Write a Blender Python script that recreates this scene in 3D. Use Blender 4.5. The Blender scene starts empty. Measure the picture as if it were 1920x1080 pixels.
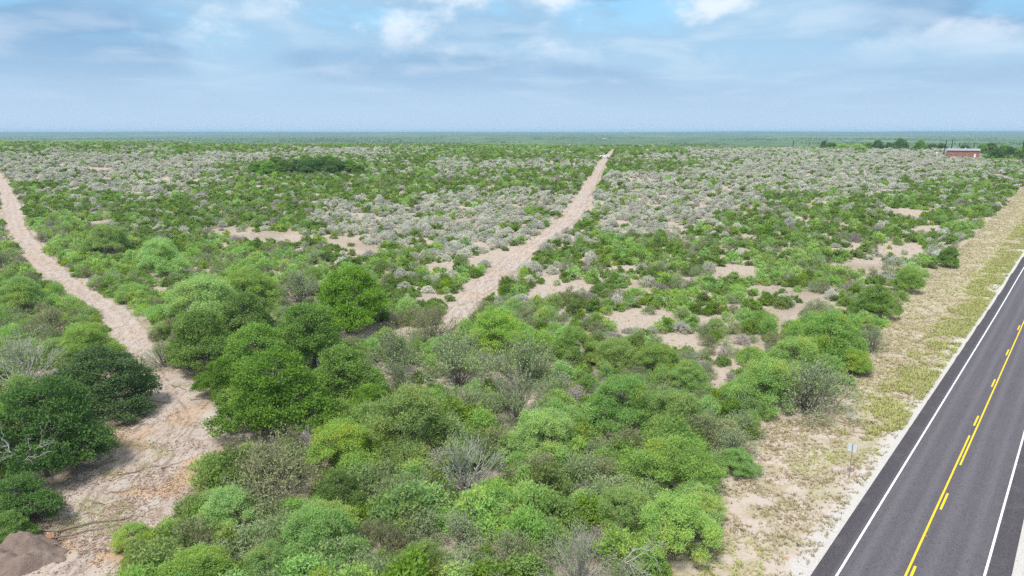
import bpy, math, random
import numpy as np
from mathutils import Vector, Matrix
R = math.radians
sc = bpy.context.scene
col = sc.collection

# ------------------------------------------------------------------ camera, sky, sun, exposure
CAM_H, PITCH, F = 28.0, R(12.9), 1280.0          # F in pixels of the 1920 wide picture
cam_d = bpy.data.cameras.new('camera'); cam_d.lens = 24; cam_d.sensor_width = 36
cam_d.clip_start = 0.5; cam_d.clip_end = 60000
cam = bpy.data.objects.new('camera', cam_d); col.objects.link(cam)
cam.location = (0, 0, CAM_H); cam.rotation_euler = (math.pi/2 - PITCH, 0, 0)
sc.camera = cam
SUN_EL, SUN_AZ = R(62), R(205)                   # azimuth clockwise from +Y
sun_d = bpy.data.lights.new('sun', 'SUN'); sun_d.energy = 1.5; sun_d.angle = R(11); sun_d.color = (1.0, 0.955, 0.88)
sun = bpy.data.objects.new('sun', sun_d); col.objects.link(sun)
sdir = Vector((math.sin(SUN_AZ)*math.cos(SUN_EL), math.cos(SUN_AZ)*math.cos(SUN_EL), math.sin(SUN_EL)))
sun.rotation_euler = (-sdir).to_track_quat('-Z', 'Y').to_euler()
sc.view_settings.view_transform = 'Standard'; sc.view_settings.look = 'None'
sc.view_settings.gamma = 1; sc.view_settings.use_curve_mapping = False
sc.view_settings.exposure = 1.55
sc.render.engine = 'CYCLES'
cy = sc.cycles
cy.max_bounces = 7; cy.diffuse_bounces = 5; cy.glossy_bounces = 1; cy.transmission_bounces = 2
cy.volume_bounces = 0; cy.transparent_max_bounces = 4
cy.use_denoising = False
cy.use_light_tree = False
HAZE = 0.00011

def build_world():
    w = bpy.data.worlds.new('World'); sc.world = w; w.use_nodes = True
    nt = w.node_tree; nt.nodes.clear(); N = nt.nodes.new; L = nt.links.new
    out = N('ShaderNodeOutputWorld'); bg = N('ShaderNodeBackground'); bg.inputs['Strength'].default_value = 0.1
    sky = N('ShaderNodeTexSky'); sky.sky_type = 'NISHITA'; sky.sun_disc = False
    sky.sun_elevation = SUN_EL; sky.sun_rotation = SUN_AZ; sky.air_density = 1.0; sky.dust_density = 1.0; sky.ozone_density = 1.5
    tc = N('ShaderNodeTexCoord'); sep = N('ShaderNodeSeparateXYZ'); L(tc.outputs['Generated'], sep.inputs[0])
    def math_(op, a, b=None, clamp=False):
        m = N('ShaderNodeMath'); m.operation = op; m.use_clamp = clamp
        for i, v in enumerate((a, b)):
            if v is None: continue
            if isinstance(v, (int, float)): m.inputs[i].default_value = v
            else: L(v, m.inputs[i])
        return m.outputs[0]
    # cloud layer: the direction projected on a plane high above
    zz = math_('ADD', math_('MAXIMUM', sep.outputs[2], 0.0), 0.13)
    cx, cyy = math_('DIVIDE', sep.outputs[0], zz), math_('DIVIDE', sep.outputs[1], zz)
    cmb = N('ShaderNodeCombineXYZ'); L(cx, cmb.inputs[0]); L(cyy, cmb.inputs[1])
    def noise(scale, det, rough, loc, dist=0.0, sc3=(1, 1, 1), src=None):
        mp = N('ShaderNodeMapping'); mp.inputs['Location'].default_value = loc; mp.inputs['Scale'].default_value = sc3
        L(src or cmb.outputs[0], mp.inputs['Vector'])
        n = N('ShaderNodeTexNoise'); n.inputs['Scale'].default_value = scale; n.inputs['Detail'].default_value = det
        n.inputs['Roughness'].default_value = rough; n.inputs['Distortion'].default_value = dist
        L(mp.outputs[0], n.inputs['Vector']); return n.outputs['Fac']
    def ramp(x, a, b):
        m = N('ShaderNodeMapRange'); m.interpolation_type = 'SMOOTHERSTEP'
        m.inputs['From Min'].default_value = a; m.inputs['From Max'].default_value = b
        L(x, m.inputs['Value']); return m.outputs['Result']
    def mixc(f, a, b):
        m = N('ShaderNodeMix'); m.data_type = 'RGBA'
        if isinstance(f, (int, float)): m.inputs['Factor'].default_value = f
        else: L(f, m.inputs['Factor'])
        for k, v in ((6, a), (7, b)):
            if isinstance(v, tuple): m.inputs[k].default_value = (*v, 1)
            else: L(v, m.inputs[k])
        return m.outputs[2]
    big = noise(0.55, 3, 0.5, (33.2, 28.0, 0), 0.6)
    med = noise(1.5, 6, 0.52, (25.3, 2.2, 0), 0.25)
    puff = noise(6.5, 8, 0.56, (30.9, 1.5, 0), 0.1, (1, 1, 1.7), tc.outputs['Generated'])
    # veil (thin grey-blue stratus) over the blue, with white puffs above ~6 degrees
    K = 10.0
    S = lambda r, g, b: (r*K*SKYG, g*K*SKYG, b*K*SKYG)
    SKYG = 0.355
    low = S(0.50, 0.67, 0.86); mid = S(0.39, 0.62, 0.84); white = S(0.90, 0.97, 1.05); grey = S(0.26, 0.46, 0.70)
    deep = S(0.235, 0.60, 0.89)
    blue = mixc(0.22, deep, sky.outputs[0])
    veil = mixc(ramp(big, 0.40, 0.63), grey, mid)
    veil = mixc(math_('MULTIPLY', ramp(med, 0.44, 0.74), 0.30), veil, white)
    el = sep.outputs[2]
    gaps = math_('MULTIPLY', math_('MULTIPLY', ramp(med, 0.52, 0.36), ramp(el, 0.07, 0.2)), 0.85)
    body = mixc(gaps, veil, blue)
    pf = math_('MULTIPLY', math_('MULTIPLY', ramp(puff, 0.47, 0.66), ramp(el, 0.05, 0.17)), 0.8)
    body = mixc(pf, body, white)
    body = mixc(ramp(el, 0.15, -0.01), body, low)
    body = mixc(ramp(el, 0.35, 0.8), body, S(.80, .88, 1.0))   # bright cloud overhead
    L(body, bg.inputs['Color']); L(bg.outputs[0], out.inputs['Surface'])
build_world()

# ------------------------------------------------------------------ terrain and the picture geometry
AZ_R = math.atan(1118/1313.0)                    # direction of the road
RD = np.array([math.sin(AZ_R), math.cos(AZ_R)]); RN = np.array([math.cos(AZ_R), -math.sin(AZ_R)])
_PY = np.array([-1e5, 0, 105, 150, 200, 270, 330, 390, 470, 560, 650, 720, 850, 1100, 1400, 2000, 3000, 5000, 8000, 10300, 12500, 1e5])
_PZ = np.array([0, 0, 0, .9, 3.4, 7.2, 10.2, 12.8, 14.1, 14.3, 13.6, 12.2, 8, 0, -6, -9, -5, 4, 18, 28, 16, 10.])
def vnoise(x, y, seed=0):
    x = np.asarray(x, float); y = np.asarray(y, float)
    xi = np.floor(x).astype(np.int64); yi = np.floor(y).astype(np.int64); fx = x-xi; fy = y-yi
    fx = fx*fx*(3-2*fx); fy = fy*fy*(3-2*fy)
    def h(a, b):
        n = (a*374761393 + b*668265263 + seed*974711) & 0xffffffff
        n = ((n ^ (n >> 13))*1274126177) & 0xffffffff
        return ((n ^ (n >> 16)) & 0xffff)/65535.0
    return (h(xi, yi)*(1-fx)+h(xi+1, yi)*fx)*(1-fy)+(h(xi, yi+1)*(1-fx)+h(xi+1, yi+1)*fx)*fy
def fbm(x, y, seed=0, o=4):
    s = 0; a = .5; t = 0
    for i in range(o):
        s = s+a*vnoise(np.asarray(x)*2**i, np.asarray(y)*2**i, seed+i*17); t += a; a *= .5
    return s/t
def terrain(x, y):
    x = np.asarray(x, float); y = np.asarray(y, float)
    z = sum(np.interp(y*s, _PY, _PZ) for s in (.91, .94, .97, 1., 1.03, 1.06, 1.09))/7
    u = np.clip(x/np.maximum(np.abs(y), 50), -1.2, 1.2)
    k = np.interp(u, [-.75, .15, .75, 1.2], [1.26, 1.0, .80, .7])
    far = np.clip((y-1200)/800, 0, 1)
    z = z*(k*(1-far)+far)
    d = x*RN[0]+y*RN[1]
    near = np.clip((y-90)/200, 0, 1)
    z = z+far*(fbm(x/2600+9, y/2600+3, 5, 4)-.5)*np.clip(y/8000, 0, 1)*44
    z = z+near*(1-far)*(fbm(x/120, y/120, 8, 3)-.5)*3.0
    rough = np.clip((DROAD-8-d)/6, 0, 1)*np.clip((200-y)/80, 0, 1)
    return z+rough*(fbm(x/9, y/9, 21, 2)-.5)*.35
DROAD = 1e9
CP, SP = math.cos(PITCH), math.sin(PITCH)
def ray(px, py):
    a = (np.asarray(px, float)-960)/F; b = (540-np.asarray(py, float))/F
    return a, CP+b*SP, -SP+b*CP
def at(px, py, h=0.0):
    """ground point seen at picture position px, py (h metres above the ground)"""
    dx, dy, dz = ray(px, py); dx, dy, dz = np.broadcast_arrays(dx, dy, dz)
    ts = np.geomspace(25, 14000, 500)
    X = dx[..., None]*ts; Y = dy[..., None]*ts; Z = CAM_H+dz[..., None]*ts
    hh = h[..., None] if isinstance(h, np.ndarray) else h
    below = Z < terrain(X, Y)+hh
    i = np.argmax(below, -1); i = np.where(below.any(-1), np.maximum(i, 1), 499)
    lo = ts[i-1]; hi = ts[i]
    for _ in range(22):
        m = (lo+hi)/2; b = CAM_H+dz*m < terrain(dx*m, dy*m)+h
        hi = np.where(b, m, hi); lo = np.where(b, lo, m)
    return np.stack([dx*hi, dy*hi, terrain(dx*hi, dy*hi)], -1)
def project(x, y, z):
    zc = y*CP-(z-CAM_H)*SP; zc = np.maximum(zc, .1)
    return 960+F*x/zc, 540-F*(y*SP+(z-CAM_H)*CP)/zc, zc
# the double yellow line in the picture fixes the road's offset
_p = at(1703, 1080); DROAD = float(_p[0]*RN[0]+_p[1]*RN[1])
_p = at(1703, 1080); S0 = float(_p[0]*RD[0]+_p[1]*RD[1])
def rd(d, s):   # road coordinates to world
    d = np.asarray(d, float)+DROAD
    return d*RN[0]+s*RD[0], d*RN[1]+s*RD[1]
def dcoord(x, y): return x*RN[0]+y*RN[1]-DROAD
def scoord(x, y): return x*RD[0]+y*RD[1]

# ------------------------------------------------------------------ helpers
def mesh(name, V, Fq, mat=None, smooth=False, attrs=None, mi=None):
    """V (n,3), Fq (m,3|4) numpy or list of mixed faces"""
    me = bpy.data.meshes.new(name)
    V = np.asarray(V, np.float32)
    if isinstance(Fq, np.ndarray):
        m, k = Fq.shape
        me.vertices.add(len(V)); me.vertices.foreach_set('co', V.ravel())
        me.loops.add(m*k); me.loops.foreach_set('vertex_index', Fq.astype(np.int32).ravel())
        me.polygons.add(m); me.polygons.foreach_set('loop_start', np.arange(0, m*k, k, dtype=np.int32))
        if mi is not None: me.polygons.foreach_set('material_index', np.asarray(mi, np.int32))
        me.update(calc_edges=True)
    else:
        me.from_pydata([tuple(v) for v in V.tolist()], [], Fq)
        if mi is not None: me.polygons.foreach_set('material_index', np.asarray(mi, np.int32))
        me.update()
    for an, av in (attrs or {}).items():
        a = me.attributes.new(an, 'FLOAT', 'FACE' if len(av) != len(V) else 'POINT'); a.data.foreach_set('value', np.asarray(av, np.float32))
    if smooth: me.polygons.foreach_set('use_smooth', [True]*len(me.polygons))
    for m_ in (mat if isinstance(mat, (list, tuple)) else [mat]):
        if m_: me.materials.append(m_)
    return me
def link(name, me, parent=None, loc=None):
    o = bpy.data.objects.new(name, me); col.objects.link(o)
    if parent: o.parent = parent
    if loc is not None: o.location = loc
    return o
def tag(o, label=None, cat=None, group=None, kind=None):
    if label and len(label.split()) > 16: label = label.replace(' and left of', ' left of').replace(' and right of', ' right of').replace('well ', '').replace('small ', '').replace(' from left', '')
    if label: o['label'] = label
    if cat: o['category'] = cat
    if group: o['group'] = group
    if kind: o['kind'] = kind
    return o
def empty(name, loc=(0, 0, 0), rz=0):
    o = bpy.data.objects.new(name, None); col.objects.link(o); o.location = loc; o.rotation_euler = (0, 0, rz)
    o.empty_display_size = .5; return o
class MB:
    def __init__(s): s.v = []; s.f = []
    def add(s, V, Fs):
        b = len(s.v); s.v += [tuple(map(float, p)) for p in V]; s.f += [tuple(i+b for i in f) for f in Fs]; return s
    def box(s, x0, x1, y0, y1, z0, z1):
        return s.add([(x, y, z) for z in (z0, z1) for x, y in ((x0, y0), (x1, y0), (x1, y1), (x0, y1))],
                     [(0, 3, 2, 1), (4, 5, 6, 7), (0, 1, 5, 4), (1, 2, 6, 5), (2, 3, 7, 6), (3, 0, 4, 7)])
    def tube(s, pts, rad, n=6, cap=True):
        V = []; Fs = []
        for i, p in enumerate(pts):
            p = Vector(p); a = Vector(pts[max(i-1, 0)]); b = Vector(pts[min(i+1, len(pts)-1)]); d = (b-a).normalized()
            e = d.orthogonal().normalized(); g = d.cross(e); r = rad[i] if hasattr(rad, '__len__') else rad
            V += [tuple(p+(e*math.cos(2*math.pi*k/n)+g*math.sin(2*math.pi*k/n))*r) for k in range(n)]
        for i in range(len(pts)-1):
            for k in range(n): Fs.append((i*n+k, i*n+(k+1) % n, (i+1)*n+(k+1) % n, (i+1)*n+k))
        if cap: Fs += [tuple(range(n-1, -1, -1)), tuple(range((len(pts)-1)*n, len(pts)*n))]
        return s.add(V, Fs)
    def prism(s, prof, y0, y1):   # profile in x,z
        n = len(prof); V = [(x, y0, z) for x, z in prof]+[(x, y1, z) for x, z in prof]
        return s.add(V, [tuple(range(n)), tuple(range(2*n-1, n-1, -1))]+[(i, i+n, (i+1) % n+n, (i+1) % n) for i in range(n)])
    def build(s, name, mat, parent=None, smooth=False, bevel=0):
        me = mesh(name, np.array(s.v), s.f, mat, smooth); o = link(name, me, parent)
        if bevel:
            b = o.modifiers.new('bevel', 'BEVEL'); b.width = bevel; b.segments = 2; b.limit_method = 'ANGLE'
        return o

# ------------------------------------------------------------------ materials
def newmat(name):
    m = bpy.data.materials.new(name); m.use_nodes = True; nt = m.node_tree; nt.nodes.clear()
    return m, nt, nt.nodes.new, nt.links.new
class G:   # small node graph builder
    def __init__(s, name): s.m, s.nt, s.N, s.L = newmat(name)
    def put(s, sock, v):
        if isinstance(v, (int, float)): sock.default_value = v
        elif isinstance(v, tuple): sock.default_value = (*v, 1) if len(v) == 3 and sock.type == 'RGBA' else v
        else: s.L(v, sock)
    def math(s, op, a, b=0.0, c=None, clamp=False):
        n = s.N('ShaderNodeMath'); n.operation = op; n.use_clamp = clamp; s.put(n.inputs[0], a); s.put(n.inputs[1], b)
        if c is not None: s.put(n.inputs[2], c)
        return n.outputs[0]
    def mix(s, f, a, b, mode='MIX'):
        n = s.N('ShaderNodeMix'); n.data_type = 'RGBA'; n.blend_type = mode; s.put(n.inputs['Factor'], f); s.put(n.inputs[6], a); s.put(n.inputs[7], b); return n.outputs[2]
    def noise(s, vec, scale, det=4, rough=.55, dist=0.):
        n = s.N('ShaderNodeTexNoise'); s.L(vec, n.inputs['Vector']); n.inputs['Scale'].default_value = scale
        n.inputs['Detail'].default_value = det; n.inputs['Roughness'].default_value = rough; n.inputs['Distortion'].default_value = dist; return n.outputs['Fac']
    def voro(s, vec, scale, feat='F1'):
        n = s.N('ShaderNodeTexVoronoi'); n.feature = feat; s.L(vec, n.inputs['Vector']); n.inputs['Scale'].default_value = scale; return n
    def ramp(s, x, a, b, lo=0., hi=1.):
        n = s.N('ShaderNodeMapRange'); n.interpolation_type = 'SMOOTHSTEP'; s.put(n.inputs['Value'], x)
        n.inputs['From Min'].default_value = a; n.inputs['From Max'].default_value = b; n.inputs['To Min'].default_value = lo; n.inputs['To Max'].default_value = hi; return n.outputs['Result']
    def pos(s): return s.N('ShaderNodeNewGeometry').outputs['Position']
    def mapping(s, vec, scale=(1, 1, 1), rot=(0, 0, 0)):
        n = s.N('ShaderNodeMapping'); s.L(vec, n.inputs['Vector']); n.inputs['Scale'].default_value = scale; n.inputs['Rotation'].default_value = rot; return n.outputs[0]
    def sep(s, v):
        n = s.N('ShaderNodeSeparateXYZ'); s.L(v, n.inputs[0]); return n.outputs
    def attr(s, name):
        n = s.N('ShaderNodeAttribute'); n.attribute_name = name; return n.outputs['Fac']
    def bump(s, h, strength=.5, dist=.1):
        n = s.N('ShaderNodeBump'); n.inputs['Strength'].default_value = strength; n.inputs['Distance'].default_value = dist; s.L(h, n.inputs['Height']); return n.outputs[0]
    def out(s, color, rough=.9, spec=.15, normal=None, metal=0.):
        b = s.N('ShaderNodeBsdfPrincipled'); s.put(b.inputs['Base Color'], color); s.put(b.inputs['Roughness'], rough)
        b.inputs['Specular IOR Level'].default_value = spec; b.inputs['Metallic'].default_value = metal
        if normal is not None: s.L(normal, b.inputs['Normal'])
        o = s.N('ShaderNodeOutputMaterial'); s.L(b.outputs[0], o.inputs['Surface']); return s.m

def leafmat(name, c0, c1, c2, trans=.3, warm=None):
    """c0..c1 per leaf, c2 per plant; all leaf colours"""
    g = G(name); a = g.attr('tint'); oi = g.N('ShaderNodeObjectInfo').outputs['Random']
    colr = g.mix(a, c0, c1)
    colr = g.mix(g.math('MULTIPLY', oi, .75), colr, c2)
    p = g.pos(); n = g.noise(p, .35, 2)
    if warm: colr = g.mix(g.ramp(n, .52, .7, 0, .6), colr, warm)
    v = g.N('ShaderNodeHueSaturation'); v.inputs['Hue'].default_value = .487; g.L(colr, v.inputs['Color'])
    g.L(g.math('MULTIPLY_ADD', g.math('FRACT', g.math('MULTIPLY', oi, 7.13)), .46, .93), v.inputs['Value'])
    g.L(g.math('MULTIPLY_ADD', g.math('FRACT', g.math('MULTIPLY', oi, 3.77)), .18, .80), v.inputs['Saturation'])
    v.inputs['Saturation'].default_value = 1
    d = g.N('ShaderNodeBsdfDiffuse'); g.L(v.outputs[0], d.inputs['Color'])
    t = g.N('ShaderNodeBsdfTranslucent'); g.L(v.outputs[0], t.inputs['Color'])
    mx = g.N('ShaderNodeMixShader'); mx.inputs[0].default_value = trans; g.L(d.outputs[0], mx.inputs[1]); g.L(t.outputs[0], mx.inputs[2])
    o = g.N('ShaderNodeOutputMaterial'); g.L(mx.outputs[0], o.inputs['Surface']); return g.m
def barkmat(name, c0, c1):
    g = G(name); n = g.noise(g.pos(), 6, 3); return g.out(g.mix(n, c0, c1), .9, .1)

M = {}
M['oak'] = leafmat('oak_leaves', (.095, .205, .030), (.215, .385, .052), (.155, .345, .036), .42)
M['oakdark'] = leafmat('dark_oak_leaves', (.062, .155, .042), (.140, .270, .068), (.100, .235, .052), .4)
M['mesq'] = leafmat('mesquite_leaves', (.180, .330, .060), (.36, .53, .100), (.235, .49, .125), .48, (.40, .50, .065))
M['yel'] = leafmat('yellow_green_leaves', (.17, .31, .018), (.32, .46, .035), (.24, .40, .02), .42)
M['dark'] = leafmat('dark_shrub_leaves', (.115, .205, .040), (.195, .315, .044), (.145, .31, .030), .38, (.20, .25, .05))
M['grey'] = leafmat('grey_green_leaves', (.20, .285, .130), (.33, .415, .19), (.24, .355, .13), .4)
M['sage'] = leafmat('silver_leaves', (.42, .435, .345), (.57, .575, .475), (.51, .51, .42), .33)
M['olive'] = leafmat('olive_leaves', (.19, .245, .10), (.29, .34, .15), (.27, .28, .13), .38)
M['bare'] = leafmat('bare_twigs', (.20, .17, .14), (.40, .37, .33), (.30, .27, .24), .1)
M['bark'] = barkmat('grey_bark', (.12, .105, .09), (.24, .22, .2))
M['pale'] = barkmat('pale_dead_wood', (.34, .32, .29), (.52, .5, .47))
M['twig'] = barkmat('twig_bark', (.16, .14, .12), (.30, .28, .25))
M['litter'] = barkmat('fallen_wood', (.15, .11, .08), (.32, .27, .22))

def ground_mat():
    g = G('sandy_ground'); p = g.pos(); x, y, z = g.sep(p)
    d = g.math('SUBTRACT', g.math('ADD', g.math('MULTIPLY', x, float(RN[0])), g.math('MULTIPLY', y, float(RN[1]))), DROAD)
    big = g.noise(p, .035, 4); med = g.noise(p, .35, 5, .6, .3); fine = g.noise(p, 3.5, 5, .65); grit = g.noise(p, 22, 3, .6)
    sand = g.mix(med, (.40, .325, .27), (.54, .465, .40))
    sand = g.mix(g.ramp(fine, .4, .75), sand, (.33, .25, .195))
    sand = g.mix(g.ramp(grit, .5, .8, 0, .5), sand, (.62, .56, .5))
    litter = g.mix(fine, (.10, .085, .05), (.24, .19, .12))
    litter = g.mix(g.ramp(med, .5, .7), litter, (.085, .12, .035))
    base = g.mix(g.ramp(big, .50, .62, .12, .42), sand, litter)
    base = g.mix(g.ramp(g.noise(p, 1.3, 5, .7), .54, .66, 0, .6), base, litter)
    # verge along the road: pinkish grit, straw and green grass by patches
    inv = g.math('MULTIPLY', g.ramp(d, -19, -14), 1.0)
    grit2 = g.mix(fine, (.38, .305, .255), (.58, .50, .44))
    straw = g.mix(fine, (.27, .225, .14), (.47, .41, .28))
    sg = g.mapping(p, (1, 1, 1))
    vg = g.noise(sg, .55, 5, .62, .4); vg2 = g.noise(sg, .12, 3, .5)
    s_ = g.math('ADD', g.math('MULTIPLY', x, float(RD[0])), g.math('MULTIPLY', y, float(RD[1])))
    far = g.ramp(s_, 48, 110, 0, 1)
    edge = g.ramp(d, -7.6, -5.6, 0, 1)
    thr = g.math('ADD', vg, g.math('MULTIPLY', far, .13)); thr = g.math('SUBTRACT', thr, g.math('MULTIPLY', edge, .16))
    verge = g.mix(g.ramp(thr, .46, .62, 0, .85), grit2, straw)
    gr = g.math('MULTIPLY', g.ramp(g.noise(sg, .22, 3, .55), .50, .60), g.ramp(d, -12, -8.5))
    verge = g.mix(g.math('MULTIPLY', gr, .3), verge, g.mix(fine, (.16, .20, .05), (.30, .33, .10)))
    verge = g.mix(g.math('MULTIPLY', g.ramp(g.noise(sg, .8, 4, .6), .60, .70), g.ramp(s_, 75, 35)), verge, (.36, .20, .12))
    # two wheel tracks worn in the verge
    for o_, wd in ((-10.4, .28), (-12.2, .28)):
        t = g.ramp(g.math('ABSOLUTE', g.math('SUBTRACT', d, o_)), wd, .0, 0, .5)
        verge = g.mix(g.math('MULTIPLY', t, far), verge, (.5, .42, .35))
    gravel = g.mix(g.voro(p, 14).outputs['Distance'], (.62, .59, .56), (.40, .375, .35))
    nn = g.math('MULTIPLY_ADD', g.noise(p, 1.1, 4, .6), 1.6, -.8)
    verge = g.mix(g.ramp(g.math('ADD', g.math('ABSOLUTE', d), nn), 6.6, 5.7), verge, gravel)
    base = g.mix(inv, base, verge)
    # far country: brush that no longer reads as plants
    r = g.N('ShaderNodeVectorMath'); r.operation = 'LENGTH'; g.L(p, r.inputs[0]); dist = r.outputs['Value']
    q = g.mapping(p, (1, .35, 1))
    f1 = g.noise(q, .012, 6, .7); f2 = g.noise(q, .0016, 4, .6, .5); f3 = g.noise(q, .05, 3, .7)
    farc = g.mix(g.ramp(f1, .35, .65), (.055, .105, .040), (.125, .18, .075))
    farc = g.mix(g.ramp(f2, .5, .66, 0, .75), farc, (.17, .26, .09))
    farc = g.mix(g.ramp(f3, .60, .72, 0, .6), farc, (.24, .24, .18)); farc = g.mix(g.ramp(y, 3500, 8500), farc, g.mix(f2, (.05, .09, .075), (.10, .15, .11)))
    base = g.mix(g.ramp(dist, 420, 820), base, farc)
    h = g.math('ADD', g.math('MULTIPLY', fine, .8), g.math('MULTIPLY', grit, .4))
    return g.out(base, .95, .05, g.bump(h, .7, .12))
def track_mat():
    g = G('dirt_track_soil'); p = g.pos()
    med = g.noise(p, .5, 5, .6, .4); fine = g.noise(p, 4, 5, .7); big = g.noise(p, .09, 3)
    q = g.mapping(p, (1.2, .25, 1), (0, 0, R(18))); st = g.noise(q, 2.2, 4, .6, .6)
    c = g.mix(med, (.31, .25, .215), (.55, .475, .42))
    c = g.mix(g.math('MULTIPLY', g.ramp(g.noise(p, .16, 4, .6), .50, .62, 0, .6), g.ramp(g.sep(p)[1], 75, 55, .45, 1.3)), c, (.46, .30, .175))
    c = g.mix(g.ramp(st, .50, .64, 0, .75), c, (.27, .19, .15))
    uv = g.N('ShaderNodeUVMap').outputs[0]; u, v_, _ = g.sep(uv); wob = g.math('MULTIPLY_ADD', g.noise(p, .07, 2), .22, -.11)
    for off in (.28, .36, .60, .68):
        t = g.ramp(g.math('ABSOLUTE', g.math('SUBTRACT', g.math('ADD', u, wob), off)), .028, .0, 0, .65)
        c = g.mix(g.math('MULTIPLY', t, g.ramp(g.noise(p, .6, 3), .35, .6)), c, (.20, .145, .12))
    c = g.mix(g.ramp(g.math('ABSOLUTE', g.math('SUBTRACT', u, .5)), .36, .52, 0, .55), c, (.27, .215, .15))
    c = g.mix(g.ramp(fine, .55, .75, 0, .7), c, (.66, .58, .5))
    c = g.mix(g.ramp(g.noise(p, .28, 4, .6), .60, .72, 0, .6), c, (.25, .22, .09))
    return g.out(c, .95, .05, g.bump(g.math('ADD', st, g.math('MULTIPLY', fine, .6)), 1.0, .16))
def asphalt_mat():
    g = G('asphalt'); uv = g.N('ShaderNodeUVMap').outputs[0]; u, v, _ = g.sep(uv); p = g.pos()
    st = g.noise(g.mapping(uv, (1.6, .045, 1)), 1.6, 4, .6); sp = g.noise(p, 7, 3, .85); vz = g.voro(p, 9)
    c = g.mix(st, (.072, .064, .074), (.125, .114, .127))
    for off in (-2.65, -0.95, .95, 2.65):
        t = g.ramp(g.math('ABSOLUTE', g.math('SUBTRACT', u, off)), .48, .05, 0, .45)
        c = g.mix(t, c, (.150, .138, .150))
    e = g.ramp(g.math('ABSOLUTE', u), 3.6, 3.95)
    c = g.mix(g.math('MULTIPLY', e, .6), c, (.045, .038, .043))
    c = g.mix(g.ramp(vz.outputs['Distance'], .30, .05, 0, .8), c, (.24, .22, .235))
    c = g.mix(g.ramp(sp, .52, .70, 0, .75), c, (.02, .017, .022)); c = g.mix(g.ramp(g.noise(p, .45, 5, .65), .5, .72, 0, .35), c, (.125, .115, .12))
    return g.out(c, .85, .3, g.bump(sp, .5, .02))
def paint_mat(name, c, worn):
    g = G(name); p = g.pos(); n = g.noise(p, 9, 4, .7); return g.out(g.mix(g.ramp(n, .50, .72, 0, .75), c, worn), .6, .3)
def plain(name, c, rough=.7, metal=0., spec=.3, var=.15):
    g = G(name); n = g.noise(g.pos(), 2.3, 4, .6); lo = tuple(k*(1-var) for k in c); hi = tuple(min(1, k*(1+var)) for k in c)
    return g.out(g.mix(n, lo, hi), rough, spec, None, metal)
M['ground'] = ground_mat(); M['track'] = track_mat(); M['asphalt'] = asphalt_mat()
M['white_paint'] = paint_mat('white_road_paint', (.80, .80, .79), (.45, .44, .43))
M['yellow_paint'] = paint_mat('yellow_road_paint', (.80, .55, .012), (.5, .36, .04))

# ------------------------------------------------------------------ ground sheet
def build_ground():
    rr = np.concatenate([[0.01], np.geomspace(6, 15000, 330)])
    th = np.unique(np.round(np.concatenate([np.linspace(-58, 58, 260), np.arange(60, 300, 4)]), 4)); th = np.radians(th)
    A, Rr = np.meshgrid(th, rr); X = Rr*np.sin(A); Y = Rr*np.cos(A); Z = terrain(X, Y)
    Z = Z-.14*(np.abs(dcoord(X, Y)) < 4.2)*(Rr < 1500)
    n, m = X.shape; V = np.stack([X, Y, Z], -1).reshape(-1, 3)
    i, j = np.meshgrid(np.arange(n-1), np.arange(m), indexing='ij'); j2 = (j+1) % m
    Fq = np.stack([i*m+j, (i+1)*m+j, (i+1)*m+j2, i*m+j2], -1).reshape(-1, 4)[:, ::-1]
    tag(link('ground', mesh('ground', V, Fq, M['ground'], True)), kind='structure')
build_ground()

def strip(name, dl, dr, s0, s1, step, lift, mat, parent=None, skirt=0.):
    """a strip along the road between offsets dl, dr"""
    s = np.arange(s0, s1+step*.5, step); s = np.linspace(s0, s1, max(len(s), 2))
    k = max(2, int((dr-dl)/1.2)+1); ds = np.linspace(dl, dr, k); lf = [lift]*k
    if skirt: ds = np.concatenate([[dl-.35], ds, [dr+.35]]); lf = [-skirt]+lf+[-skirt]
    D, S_ = np.meshgrid(ds, s); X, Y = rd(D, S_); Xc, Yc = rd(0*D, S_)
    Z = terrain(Xc, Yc)+np.array(lf)[None, :]
    n, m = X.shape; i, j = np.meshgrid(np.arange(n-1), np.arange(m-1), indexing='ij')
    Fq = np.stack([i*m+j, i*m+j+1, (i+1)*m+j+1, (i+1)*m+j], -1).reshape(-1, 4)
    me = mesh(name, np.stack([X, Y, Z], -1).reshape(-1, 3), Fq, mat)
    uv = me.uv_layers.new(name='UVMap'); idx = Fq.ravel()
    uv.data.foreach_set('uv', np.stack([D.ravel()[idx], S_.ravel()[idx]], -1).astype(np.float32).ravel())
    return link(name, me, parent)
def sd(px, py):
    p = at(px, py); return float(scoord(p[0], p[1])), float(dcoord(p[0], p[1]))
L_EDGE = sd(1524, 1080)[1]; L_WHITE = sd(1569, 1080)[1]; R_WHITE = sd(1846, 1080)[1]; R_EDGE = R_WHITE+1.2
print('road', DROAD, L_EDGE, L_WHITE, R_WHITE, 'S0', S0)
road = strip('road', L_EDGE, R_EDGE, -60, 900, 6, .06, M['asphalt'], None, .1); tag(road, kind='structure')
LIFT = .064
strip('edge_line', L_WHITE-.07, L_WHITE+.07, -60, 900, 6, LIFT, M['white_paint'], road)
strip('edge_line', R_WHITE-.07, R_WHITE+.07, -60, 900, 6, LIFT, M['white_paint'], road)
sR0 = sd(1807, 875)[0]; sL1 = sd(1820, 818)[0]
strip('centre_line', -.20, -.07, -60, sL1, 6, LIFT, M['yellow_paint'], road)
strip('centre_line', .07, .20, sR0, 900, 6, LIFT, M['yellow_paint'], road)
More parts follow.
